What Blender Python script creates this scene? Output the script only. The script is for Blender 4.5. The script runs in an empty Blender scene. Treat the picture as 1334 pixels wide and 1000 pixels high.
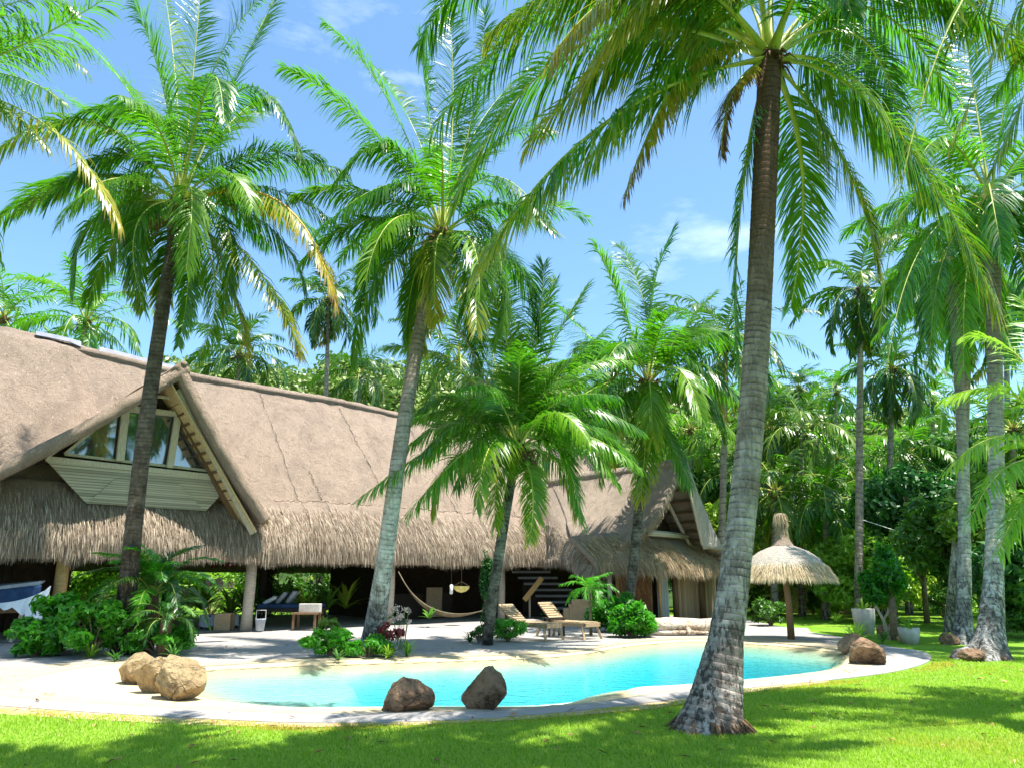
import bpy, math, random
import numpy as np
from math import sin, cos, pi, radians, atan, atan2, sqrt, exp
from mathutils import Vector, Matrix
from mathutils.geometry import tessellate_polygon
rng = np.random.default_rng(7); random.seed(7)
SC = bpy.context.scene; COL = SC.collection
# ---------------- camera, sky, sun, exposure
FPX, EYE = 963.0, 1.6
PITCH = atan(255/FPX)
cam = bpy.data.cameras.new('camera'); camo = bpy.data.objects.new('camera', cam); COL.objects.link(camo)
camo.location = (0, 0, EYE); camo.rotation_euler = (pi/2+PITCH, 0, 0)
cam.sensor_fit = 'HORIZONTAL'; cam.sensor_width = 36; cam.lens = FPX/1334*36; cam.clip_end = 3000; cam.clip_start = 0.05
SC.camera = camo
SUNDIR = Vector((0.22, -0.12, 0.97)).normalized()
EXPOSURE, SKY_STRENGTH, SUN_STRENGTH = 1.30, 0.112, 4.8
w = bpy.data.worlds.new('World'); SC.world = w; w.use_nodes = True
nt = w.node_tree; nt.nodes.clear()
wo = nt.nodes.new('ShaderNodeOutputWorld'); wb = nt.nodes.new('ShaderNodeBackground'); sky = nt.nodes.new('ShaderNodeTexSky')
sky.sky_type = 'NISHITA'; sky.sun_disc = False
sky.sun_elevation = math.asin(SUNDIR.z); sky.sun_rotation = atan2(SUNDIR.x, SUNDIR.y)
sky.air_density = 1.0; sky.dust_density = 0.9; sky.ozone_density = 0.35
wtc = nt.nodes.new('ShaderNodeTexCoord'); wmp = nt.nodes.new('ShaderNodeMapping'); wn = nt.nodes.new('ShaderNodeTexNoise')
wmp.inputs['Scale'].default_value = (1.0, 1.0, 3.0); wmp.inputs['Location'].default_value = (0.35, 0.1, 0)
wn.inputs['Scale'].default_value = 2.2; wn.inputs['Detail'].default_value = 7; wn.inputs['Roughness'].default_value = 0.6
wr = nt.nodes.new('ShaderNodeValToRGB'); wr.color_ramp.elements[0].position = 0.60; wr.color_ramp.elements[1].position = 1.0
wr.color_ramp.elements[0].color = (0,0,0,1); wr.color_ramp.elements[1].color = (.8,.8,.8,1)
wmx = nt.nodes.new('ShaderNodeMix'); wmx.data_type = 'RGBA'; wmx.inputs[7].default_value = (8.5, 9.2, 10, 1)
nt.links.new(wtc.outputs['Generated'], wmp.inputs[0]); nt.links.new(wmp.outputs[0], wn.inputs['Vector'])
nt.links.new(wn.outputs['Fac'], wr.inputs[0]); nt.links.new(wr.outputs[0], wmx.inputs[0])
wtm = nt.nodes.new('ShaderNodeMix'); wtm.data_type = 'RGBA'; wtm.blend_type = 'MULTIPLY'; wtm.inputs[0].default_value = 1.0; wtm.inputs[7].default_value = (0.78, 1.02, 1.10, 1)
nt.links.new(sky.outputs[0], wtm.inputs[6]); nt.links.new(wtm.outputs[2], wmx.inputs[6]); nt.links.new(wmx.outputs[2], wb.inputs[0])
wb.inputs[1].default_value = SKY_STRENGTH; nt.links.new(wb.outputs[0], wo.inputs[0])
sl = bpy.data.lights.new('sun', 'SUN'); slo = bpy.data.objects.new('sun', sl); COL.objects.link(slo)
sl.energy = SUN_STRENGTH; sl.angle = radians(0.5); sl.color = (1.0, 0.955, 0.88)
slo.rotation_euler = (-SUNDIR).to_track_quat('-Z', 'Y').to_euler(); slo.location = (0, 0, 40)
SC.view_settings.view_transform = 'Standard'; SC.view_settings.look = 'None'; SC.view_settings.exposure = EXPOSURE
SC.cycles.max_bounces = 8; SC.cycles.transparent_max_bounces = 12; SC.cycles.use_denoising = True
# ---------------- pixel -> world helpers (photo pixels, 1334 x 1000)
CP, SP = cos(PITCH), sin(PITCH)
def ray(x, y): return np.array([x-667.0, FPX*CP+(y-500)*SP, FPX*SP-(y-500)*CP])
def G(x, y, z=0.0):
    r = ray(x, y); t = (z-EYE)/r[2]; return r*t+np.array([0, 0, EYE])
def P(x, y, D):
    r = ray(x, y); return r*(D/r[1])+np.array([0, 0, EYE])
YAW = atan(1133/996)
U = np.array([sin(YAW), cos(YAW), 0]); V = np.array([-cos(YAW), sin(YAW), 0]); Z = np.array([0, 0, 1.0])
def W(s, v, z=0.0): return U*s+V*v+Z*z
def S(x, y, v):
    """pixel onto the vertical plane at depth v of the house; returns (s, z)"""
    r = ray(x, y); o = np.array([0, 0, EYE]); t = (v-np.dot(o, V))/np.dot(r, V); p = o+r*t
    return float(p@U), float(p[2])
# ---------------- materials
def rgb(c): return (c[0], c[1], c[2], 1)
class Mat:
    def __init__(s, name, rough=0.8, spec=0.3):
        s.m = bpy.data.materials.new(name); s.m.use_nodes = True; s.nt = s.m.node_tree; s.nt.nodes.clear()
        s.out = s.n('ShaderNodeOutputMaterial'); s.b = s.n('ShaderNodeBsdfPrincipled')
        s.b.inputs['Roughness'].default_value = rough; s.b.inputs['Specular IOR Level'].default_value = spec
        s.l(s.b.outputs[0], s.out.inputs[0])
    def n(s, t): return s.nt.nodes.new(t)
    def l(s, a, b): s.nt.links.new(a, b)
    def coord(s, kind='Object', scale=(1, 1, 1), rot=(0, 0, 0)):
        c = s.n('ShaderNodeTexCoord'); m = s.n('ShaderNodeMapping'); m.inputs['Scale'].default_value = scale
        m.inputs['Rotation'].default_value = rot; s.l(c.outputs[kind], m.inputs[0]); return m.outputs[0]
    def noise(s, vec, scale=5, detail=4, rough=0.55, dist=0.0):
        n = s.n('ShaderNodeTexNoise'); n.inputs['Scale'].default_value = scale; n.inputs['Detail'].default_value = detail
        n.inputs['Roughness'].default_value = rough; n.inputs['Distortion'].default_value = dist; s.l(vec, n.inputs['Vector']); return n.outputs['Fac']
    def ramp(s, fac, stops):
        r = s.n('ShaderNodeValToRGB'); e = r.color_ramp.elements
        while len(e) < len(stops): e.new(0.5)
        for k, (p, c) in enumerate(stops): e[k].position = p; e[k].color = rgb(c) if not isinstance(c, (int, float)) else (c, c, c, 1)
        s.l(fac, r.inputs[0]); return r.outputs[0]
    def mix(s, f, a, b, mode='MIX'):
        m = s.n('ShaderNodeMix'); m.data_type = 'RGBA'; m.blend_type = mode
        for v, i in ((f, 0), (a, 6), (b, 7)):
            if isinstance(v, (int, float)): m.inputs[i].default_value = v
            elif isinstance(v, tuple): m.inputs[i].default_value = rgb(v)
            else: s.l(v, m.inputs[i])
        return m.outputs[2]
    def math(s, op, a, b=0.0):
        m = s.n('ShaderNodeMath'); m.operation = op
        for v, i in ((a, 0), (b, 1)):
            if isinstance(v, (int, float)): m.inputs[i].default_value = v
            else: s.l(v, m.inputs[i])
        return m.outputs[0]
    def attr(s, name):
        a = s.n('ShaderNodeAttribute'); a.attribute_name = name; return a.outputs['Fac']
    def island(s): return s.n('ShaderNodeNewGeometry').outputs['Random Per Island']
    def color(s, c):
        if isinstance(c, tuple): s.b.inputs['Base Color'].default_value = rgb(c)
        else: s.l(c, s.b.inputs['Base Color'])
        return s
    def bump(s, h, strength=0.5, dist=0.05):
        b = s.n('ShaderNodeBump'); b.inputs['Strength'].default_value = strength; b.inputs['Distance'].default_value = dist
        s.l(h, b.inputs['Height']); s.l(b.outputs[0], s.b.inputs['Normal']); return s
    def translucent(s, c, fac=0.4):
        t = s.n('ShaderNodeBsdfTranslucent'); m = s.n('ShaderNodeMixShader'); m.inputs[0].default_value = fac
        if isinstance(c, tuple): t.inputs[0].default_value = rgb(c)
        else: s.l(c, t.inputs[0])
        s.l(s.b.outputs[0], m.inputs[1]); s.l(t.outputs[0], m.inputs[2]); s.l(m.outputs[0], s.out.inputs[0]); return s
def leaf_mat(name, g1, g2, tr, fac=0.4, rough=0.45, yellow=(0.42, 0.36, 0.03), brown=(0.22, 0.12, 0.055)):
    M = Mat(name, rough, 0.5); r = M.island(); oi = M.n('ShaderNodeObjectInfo').outputs['Random']; r2 = M.math('ADD', M.math('MULTIPLY', r, 0.6), M.math('MULTIPLY', oi, 0.4))
    c = M.ramp(r2, [(0.08, g1), (0.92, g2)]); c = M.mix(M.math('MULTIPLY', M.math('POWER', oi, 2.0), 0.5), c, tuple(x*y for x, y in zip(g2, (1.9, 1.25, 1.0))))
    age = M.attr('age'); jit = M.math('ADD', age, M.math('MULTIPLY', M.math('SUBTRACT', r, 0.5), 0.25))
    f1 = M.ramp(jit, [(0.25, 0.0), (0.6, 1.0)]); f2 = M.ramp(jit, [(0.6, 0.0), (0.85, 1.0)])
    c2 = M.mix(f2, M.mix(f1, c, yellow), brown); t2 = M.mix(f2, M.mix(f1, tr, (0.6, 0.5, 0.03)), (0.3, 0.17, 0.07))
    M.color(c2); M.translucent(t2, fac); return M.m
def plain(name, c, rough=0.7, spec=0.3, var=0.25, scale=6, bump=0.0, stretch=(1, 1, 1)):
    M = Mat(name, rough, spec); n = M.noise(M.coord('Object', stretch), scale, 5)
    d = tuple(x*(1-var) for x in c); l = tuple(min(1, x*(1+var)) for x in c)
    M.color(M.ramp(n, [(0.3, d), (0.7, l)]))
    if bump: M.bump(n, bump, 0.03)
    return M.m
MT = {}
MT['frond'] = leaf_mat('frond_green', (0.005, 0.055, 0.010), (0.12, 0.28, 0.014), (0.14, 0.50, 0.010), 0.36, 0.32)
MT['frond_dark'] = leaf_mat('frond_dark_green', (0.004, 0.04, 0.010), (0.085, 0.20, 0.018), (0.08, 0.28, 0.01), 0.24, 0.34)
MT['rachis'] = plain('frond_stem', (0.42, 0.46, 0.08), 0.5, 0.4, 0.3, 3)
MT['rachis_orange'] = plain('frond_stem_orange', (0.62, 0.30, 0.03), 0.5, 0.4, 0.3, 3)
MT['leaf'] = leaf_mat('broad_leaf', (0.015, 0.085, 0.012), (0.17, 0.33, 0.035), (0.12, 0.4, 0.02), 0.24)
MT['leaf_bright'] = leaf_mat('bright_leaf', (0.08, 0.26, 0.02), (0.32, 0.50, 0.06), (0.3, 0.62, 0.03), 0.4)
MT['leaf_dark'] = leaf_mat('dark_leaf', (0.008, 0.055, 0.012), (0.07, 0.22, 0.03), (0.03, 0.22, 0.03), 0.2)
MT['leaf_deep'] = leaf_mat('saturated_leaf', (0.005, 0.06, 0.006), (0.085, 0.37, 0.018), (0.08, 0.5, 0.01), 0.35)
MT['leaf_forest'] = leaf_mat('forest_leaf', (0.02, 0.085, 0.015), (0.14, 0.25, 0.045), (0.12, 0.3, 0.04), 0.2)
MT['leaf_lime'] = leaf_mat('lime_leaf', (0.28, 0.42, 0.03), (0.5, 0.6, 0.08), (0.5, 0.7, 0.05), 0.4)
MT['leaf_red'] = leaf_mat('dark_red_leaf', (0.08, 0.012, 0.02), (0.35, 0.08, 0.07), (0.4, 0.05, 0.05), 0.3)
MT['petal'] = leaf_mat('white_petal', (0.7, 0.6, 0.55), (0.85, 0.8, 0.75), (0.8, 0.6, 0.5), 0.3)
MT['coconut'] = plain('coconut_green', (0.16, 0.34, 0.03), 0.4, 0.5, 0.3, 8)
MT['fibre'] = plain('palm_fibre', (0.16, 0.10, 0.055), 0.95, 0.1, 0.5, 14, 0.6, (6, 6, 1))
def bark_mat(name, light, dark, crack=(0.03, 0.025, 0.02), top=None, green=0.0):
    M = Mat(name, 0.95, 0.15); co = M.coord('Object'); cs = M.coord('Object', (1, 1, 5)); cv = M.coord('Object', (3.2, 3.2, 0.8))
    big = M.noise(co, 3.2, 7, 0.7); ring = M.noise(cs, 5, 6, 0.65, 0.3); vert = M.noise(cv, 4.5, 7, 0.75, 0.4)
    base = M.mix(M.ramp(big, [(0.35, 0), (0.65, 1)]), light, dark)
    notch = M.attr('notch'); nn = M.math('MULTIPLY', M.math('POWER', notch, 2.5), M.ramp(M.noise(co, 5, 4), [(0.42, 0.05), (0.62, 1.0)]))
    base = M.mix(M.math('MULTIPLY', M.ramp(ring, [(0.54, 0), (0.68, 1)]), 0.32), base, crack)
    base = M.mix(M.math('MULTIPLY', M.math('MULTIPLY', M.ramp(vert, [(0.50, 0), (0.56, 1)]), M.ramp(M.attr('high'), [(0.14, 1.0), (0.3, 0.12)])), 0.88), base, crack)
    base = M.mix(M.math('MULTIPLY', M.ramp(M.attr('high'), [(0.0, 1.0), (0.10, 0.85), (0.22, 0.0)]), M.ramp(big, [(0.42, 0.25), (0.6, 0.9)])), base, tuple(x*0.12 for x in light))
    if top: base = M.mix(M.ramp(M.attr('high'), [(0.32, 0), (0.72, 1)]), base, M.mix(big, top, tuple(x*.6 for x in top)))
    base = M.mix(M.math('MULTIPLY', nn, 0.85), base, crack)
    M.color(base); h = M.math('SUBTRACT', M.math('SUBTRACT', ring, M.math('MULTIPLY', notch, 0.8)), M.ramp(vert, [(0.50, 0), (0.56, 0.7)])); M.bump(h, 0.75, 0.018); return M.m
MT['bark_near'] = bark_mat('bark_grey_brown', (0.58, 0.50, 0.43), (0.26, 0.20, 0.155), top=(0.20, 0.115, 0.075))
MT['bark_white'] = bark_mat('bark_pale', (0.60, 0.58, 0.53), (0.26, 0.24, 0.20), top=(0.32, 0.25, 0.19))
MT['bark_dark'] = bark_mat('bark_dark', (0.17, 0.14, 0.11), (0.06, 0.045, 0.035), (0.02, 0.016, 0.012))
MT['bark_lichen'] = bark_mat('bark_lichen', (0.22, 0.22, 0.175), (0.035, 0.03, 0.024), (0.02, 0.02, 0.016))
MT['bark_far'] = bark_mat('bark_far', (0.42, 0.36, 0.30), (0.24, 0.20, 0.16))
MT['branch'] = plain('branch_bark', (0.20, 0.15, 0.10), 0.9, 0.1, 0.4, 10, 0.4)
def thatch_mat(name, c, pink=0.0, streak=(30, 30, 1.2), sh=1.0):
    M = Mat(name, 0.95, 0.08); fine = M.noise(M.coord('Object', streak), 3, 5, 0.7); big = M.noise(M.coord('Object'), 0.7, 5, 0.6)
    med = M.noise(M.coord('Object'), 6, 6, 0.7)
    d = tuple(x*0.62 for x in c); l = tuple(min(.9, x*1.12) for x in c)
    col = M.mix(M.ramp(big, [(0.3, 0.0), (0.75, 0.55)]), M.ramp(fine, [(0.36, tuple(x*0.5 for x in c)), (0.58, l)]), tuple(x*0.78 for x in c))
    col = M.mix(M.ramp(med, [(0.56, 0.0), (0.74, 0.5)]), col, tuple(x*0.55 for x in c))
    pat = M.noise(M.coord('Object', (1, 1, 0.45)), 0.9, 6, 0.62, 0.8); col = M.mix(M.ramp(pat, [(0.46, 0.0), (0.66, 0.55)]), col, tuple(x*0.55*y for x, y in zip(c, (0.97, 1.0, 1.02))))  # greyer mottling, darkened further to stand in for shadows on the thatch
    stk = M.noise(M.coord('Object', (2.2, 2.2, 0.16)), 2.4, 5, 0.7); col = M.mix(M.ramp(stk, [(0.52, 0.0), (0.68, 0.5)]), col, tuple(x*0.55 for x in c))
    sp = M.noise(M.coord('Object'), 22, 3, 0.7); col = M.mix(M.ramp(sp, [(0.63, 0), (0.74, 0.45)]), col, tuple(x*0.4 for x in c))
    M.color(col); M.bump(M.math('ADD', M.math('MULTIPLY', fine, 0.8), M.math('ADD', med, M.math('MULTIPLY', sp, -0.8))), 0.95*sh, 0.13); return M.m
MT['thatch'] = thatch_mat('thatch_roof', (0.60, 0.455, 0.35))
MT['thatch_cottage'] = thatch_mat('thatch_cottage', (0.58, 0.465, 0.36))
MT['thatch_pale'] = thatch_mat('thatch_pale', (0.80, 0.71, 0.60))
def straw_mat(name, a, b, tr=0.12):
    M = Mat(name, 0.85, 0.15); c = M.ramp(M.island(), [(0, a), (0.55, tuple((x+y)/2 for x, y in zip(a, b))), (1, b)])
    M.color(c); M.translucent(c, tr); return M.m
MT['straw'] = straw_mat('thatch_straw', (0.17, 0.125, 0.085), (0.76, 0.635, 0.49), 0.2)
MT['straw_gold'] = straw_mat('thatch_straw_gold', (0.28, 0.205, 0.12), (0.70, 0.56, 0.37), 0.2)
MT['straw_pale'] = straw_mat('thatch_straw_pale', (0.46, 0.35, 0.20), (0.82, 0.70, 0.50), 0.25)
MT['straw_rust'] = straw_mat('thatch_straw_rust', (0.20, 0.09, 0.04), (0.48, 0.27, 0.13))
def wood(name, c, var=0.3, stretch=(1, 1, 12)): return plain(name, c, 0.7, 0.3, var, 6, 0.25, stretch)
MT['post'] = wood('post_wood', (0.50, 0.42, 0.33)); MT['pole_tan'] = wood('pole_tan', (0.55, 0.35, 0.14))
MT['beam'] = wood('beam_wood', (0.17, 0.10, 0.05), 0.4, (1, 12, 12)); MT['batten'] = wood('batten_wood', (0.50, 0.455, 0.34), 0.25, (8, 8, 1))
MT['underside'] = plain('roof_matting', (0.62, 0.47, 0.26), 0.9, 0.1, 0.35, 4, 0.3, (8, 1, 8))
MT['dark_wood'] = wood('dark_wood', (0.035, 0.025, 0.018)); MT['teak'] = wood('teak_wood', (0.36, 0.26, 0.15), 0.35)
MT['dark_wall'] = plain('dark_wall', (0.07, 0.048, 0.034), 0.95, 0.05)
def bamboo_mat(name, c, axis=2, n=22, hor=False):
    M = Mat(name, 0.55, 0.35); co = M.coord('UV'); sx = M.n('ShaderNodeSeparateXYZ'); M.l(co, sx.inputs[0])
    band = M.math('FRACT', M.math('MULTIPLY', sx.outputs[1 if hor else 0], n)); edge = M.ramp(band, [(0.0, 0.0), (0.14, 1.0), (0.86, 1.0), (1.0, 0.0)])
    idx = M.math('FLOOR', M.math('MULTIPLY', sx.outputs[1 if hor else 0], n)); wn = M.n('ShaderNodeTexWhiteNoise'); wn.noise_dimensions = '1D'; M.l(idx, wn.inputs['W'])
    st = M.noise(M.coord('UV', (2.5, 60, 1) if hor else (60, 2.5, 1)), 1, 5, 0.6)
    col = M.mix(wn.outputs[0], tuple(x*0.62 for x in c), tuple(min(.9, x*1.15) for x in c)); col = M.mix(M.ramp(st, [(0.45, 0), (0.7, 0.7)]), col, tuple(x*0.45 for x in c))
    col = M.mix(edge, tuple(x*0.22 for x in c), col); M.color(col); M.bump(edge, 0.5, 0.03); return M.m
MT['bamboo_h'] = bamboo_mat('bamboo_panel', (0.50, 0.455, 0.33), hor=True, n=17)
MT['bamboo_v'] = bamboo_mat('bamboo_wall', (0.44, 0.33, 0.19), n=26)
MT['bamboo_gold'] = bamboo_mat('bamboo_gold', (0.60, 0.40, 0.17), n=8)
M = Mat('window_glass', 0.03, 1.0); M.color((0.035, 0.045, 0.05)); M.b.inputs['Metallic'].default_value = 0.0; M.b.inputs['IOR'].default_value = 2.1; MT['glass'] = M.m
MT['stucco'] = plain('stucco_peach', (0.60, 0.36, 0.20), 0.9, 0.1, 0.12, 4, 0.15)
MT['plaster_grey'] = plain('plaster_grey', (0.33, 0.35, 0.36), 0.9, 0.1, 0.15)
MT['cloth_white'] = plain('white_cloth', (0.78, 0.79, 0.82), 0.95, 0.05, 0.06); MT['cloth_navy'] = plain('navy_cloth', (0.03, 0.06, 0.13), 0.95, 0.05)
MT['cloth_grey'] = plain('grey_cloth', (0.35, 0.38, 0.42), 0.95, 0.05, 0.2)
MT['curtain'] = plain('curtain_cloth', (0.42, 0.48, 0.46), 0.95, 0.05, 0.35, 3, 0, (14, 14, 0.3))
MT['rope'] = plain('rope', (0.17, 0.14, 0.09), 0.9, 0.1); MT['lamp'] = plain('lamp_rattan', (0.66, 0.58, 0.20), 0.7, 0.2)
MT['pot'] = plain('pot_white', (0.50, 0.47, 0.42), 0.85, 0.15, 0.2, 5, 0.2); MT['metal_pale'] = plain('pale_metal', (0.6, 0.62, 0.6), 0.4, 0.5)
MT['concrete_cap'] = plain('ridge_sheet', (0.17, 0.18, 0.23), 0.6, 0.4, 0.3, 3)
def rock_mat(name, a, b, cr):
    M = Mat(name, 0.9, 0.2); co = M.coord('Object'); n1 = M.noise(co, 2.2, 6, 0.65); n2 = M.noise(co, 9, 6, 0.7); vo = M.n('ShaderNodeTexVoronoi'); vo.feature = 'DISTANCE_TO_EDGE'; vo.inputs['Scale'].default_value = 3.0
    wv = M.n('ShaderNodeVectorMath'); wv.operation = 'ADD'; tn = M.n('ShaderNodeTexNoise'); tn.inputs['Scale'].default_value = 3; M.l(co, tn.inputs['Vector']); M.l(co, wv.inputs[0]); M.l(tn.outputs['Color'], wv.inputs[1]); M.l(wv.outputs[0], vo.inputs['Vector'])
    c = M.mix(M.ramp(n1, [(0.38, 0), (0.62, 1)]), a, b); c = M.mix(M.ramp(n2, [(0.52, 0), (0.68, 0.8)]), c, tuple(x*.5 for x in b))
    ck = M.math('MULTIPLY', M.ramp(vo.outputs['Distance'], [(0.0, 1.0), (0.05, 0.0)]), M.ramp(M.noise(co, 1.7, 3), [(0.5, 0.0), (0.62, 0.8)])); c = M.mix(M.math('MULTIPLY', ck, 0.5), c, cr)
    M.color(c); M.bump(M.math('SUBTRACT', M.math('ADD', n2, n1), M.math('MULTIPLY', ck, 0.5)), 1.0, 0.1); return M.m
MT['rock_tan'] = rock_mat('rock_tan', (0.47, 0.345, 0.185), (0.31, 0.215, 0.11), (0.12, 0.08, 0.04))
MT['rock_brown'] = rock_mat('rock_brown', (0.34, 0.215, 0.13), (0.15, 0.09, 0.05), (0.03, 0.02, 0.015))
MT['rock_grey'] = rock_mat('rock_grey', (0.35, 0.33, 0.3), (0.2, 0.18, 0.16), (0.05, 0.05, 0.05))
MT['driftwood'] = rock_mat('driftwood', (0.76, 0.66, 0.54), (0.55, 0.42, 0.30), (0.2, 0.1, 0.05))
MT['wall_stone'] = rock_mat('garden_wall_stone', (0.50, 0.40, 0.22), (0.35, 0.27, 0.14), (0.12, 0.09, 0.05))
# deck
M = Mat('deck_plaster', 0.85, 0.2); co = M.coord('Object'); n1 = M.noise(co, 0.35, 5, 0.6); n2 = M.noise(co, 14, 6, 0.7); n3 = M.noise(co, 2.5, 6, 0.65)
c = M.ramp(n1, [(0.3, (0.27, 0.252, 0.235)), (0.7, (0.36, 0.337, 0.31))]); c = M.mix(M.ramp(n3, [(0.50, 0), (0.70, 0.6)]), c, (0.24, 0.215, 0.185)); c = M.mix(M.ramp(n2, [(0.6, 0), (0.8, 0.4)]), c, (0.35, 0.32, 0.28))
M.color(c); M.bump(n2, 0.25, 0.02); MT['deck'] = M.m
MT['coping'] = plain('coping_plaster', (0.42, 0.345, 0.225), 0.85, 0.2, 0.1, 3, 0.1)
MT['terrace'] = plain('terrace_floor', (0.42, 0.40, 0.37), 0.7, 0.3, 0.12, 1.5)
M = Mat('pool_plaster', 0.8, 0.2); co = M.coord('Object'); n2 = M.noise(co, 20, 6, 0.7)
M.color(M.mix(M.attr('aqua'), M.ramp(n2, [(0.3, (0.52, 0.40, 0.22)), (0.7, (0.62, 0.49, 0.28))]), (0.50, 0.74, 0.70))); M.bump(n2, 0.15, 0.01); MT['pool'] = M.m
M = Mat('pool_water', 0.04, 0.5); nt2 = M.nt; tr = M.n('ShaderNodeBsdfTransparent'); gl = M.n('ShaderNodeBsdfGlossy'); gl.inputs['Roughness'].default_value = 0.03
mx = M.n('ShaderNodeMixShader'); fr = M.n('ShaderNodeFresnel'); fr.inputs['IOR'].default_value = 1.33; bp = M.n('ShaderNodeBump'); bp.inputs['Strength'].default_value = 0.6; bp.inputs['Distance'].default_value = 0.05
wnz = M.noise(M.coord('Object', (1.3, 2.2, 1)), 3.0, 4, 0.55, 0.4); M.l(wnz, bp.inputs['Height']); M.l(bp.outputs[0], gl.inputs['Normal']); M.l(bp.outputs[0], fr.inputs['Normal'])
M.l(M.math('MULTIPLY', fr.outputs[0], 0.92), mx.inputs[0]); M.l(tr.outputs[0], mx.inputs[1]); M.l(gl.outputs[0], mx.inputs[2]); M.l(mx.outputs[0], M.out.inputs[0])
va = M.n('ShaderNodeVolumeAbsorption'); va.inputs['Color'].default_value = (0.05, 0.82, 0.90, 1); va.inputs['Density'].default_value = 0.5; M.l(va.outputs[0], M.out.inputs['Volume']); MT['water'] = M.m
# lawn
M = Mat('lawn_turf', 0.95, 0.1); co = M.coord('Object'); n1 = M.noise(co, 0.5, 5, 0.6); n2 = M.noise(co, 9, 6, 0.75); n3 = M.noise(co, 45, 3, 0.8)
c = M.ramp(n1, [(0.3, (0.11, 0.29, 0.015)), (0.7, (0.25, 0.42, 0.04))]); c = M.mix(M.ramp(n2, [(0.45, 0), (0.7, 0.8)]), c, (0.07, 0.19, 0.012)); c = M.mix(M.ramp(n3, [(0.5, 0), (0.75, 0.5)]), c, (0.35, 0.42, 0.08))
M.color(c); M.bump(M.math('ADD', n2, n3), 0.8, 0.04); MT['lawn'] = M.m
MT['grass'] = leaf_mat('grass_blade', (0.13, 0.29, 0.015), (0.34, 0.52, 0.06), (0.35, 0.62, 0.03), 0.45, 0.6)
MT['soil'] = plain('sandy_soil', (0.48, 0.34, 0.20), 0.95, 0.05, 0.25, 12, 0.3)
MT['forest_floor'] = plain('forest_floor', (0.035, 0.07, 0.02), 0.95, 0.05, 0.4, 1)
# ---------------- mesh helpers
def tag(o, label=None, cat=None, group=None, kind=None):
    if label: o['label'] = label
    if cat: o['category'] = cat
    if group: o['group'] = group
    if kind: o['kind'] = kind
    return o
def empty(name, loc=(0, 0, 0), rz=0.0, label=None, cat=None, group=None):
    o = bpy.data.objects.new(name, None); COL.objects.link(o); o.location = loc; o.rotation_euler = (0, 0, rz); o.empty_display_size = 0.2
    return tag(o, label, cat, group)
def link(name, me, mats, parent=None, smooth=False, world=True):
    for m in (mats if isinstance(mats, (list, tuple)) else [mats]): me.materials.append(MT[m] if isinstance(m, str) else m)
    if smooth: me.shade_smooth()
    o = bpy.data.objects.new(name, me); COL.objects.link(o)
    if parent is not None: o.parent = parent
    return o
def npmesh(name, Vs, Qs, mats, parent=None, smooth=False, attrs=None, matidx=None, origin=None):
    """Vs (n,3), Qs (m,4) quads (or (m,3)); positions world unless the parent has an origin"""
    Vs = np.asarray(Vs, dtype=np.float32); Qs = np.asarray(Qs, dtype=np.int32)
    if origin is not None: Vs = Vs-np.asarray(origin, dtype=np.float32)
    me = bpy.data.meshes.new(name); k = Qs.shape[1]
    me.vertices.add(len(Vs)); me.vertices.foreach_set('co', Vs.ravel())
    me.loops.add(Qs.size); me.loops.foreach_set('vertex_index', Qs.ravel())
    me.polygons.add(len(Qs)); me.polygons.foreach_set('loop_start', np.arange(0, Qs.size, k, dtype=np.int32))
    if matidx is not None: me.polygons.foreach_set('material_index', np.asarray(matidx, dtype=np.int32))
    me.update(calc_edges=True)
    for an, av in (attrs or {}).items():
        a = me.attributes.new(an, 'FLOAT', 'POINT'); a.data.foreach_set('value', np.asarray(av, dtype=np.float32))
    return link(name, me, mats, parent, smooth)
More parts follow.
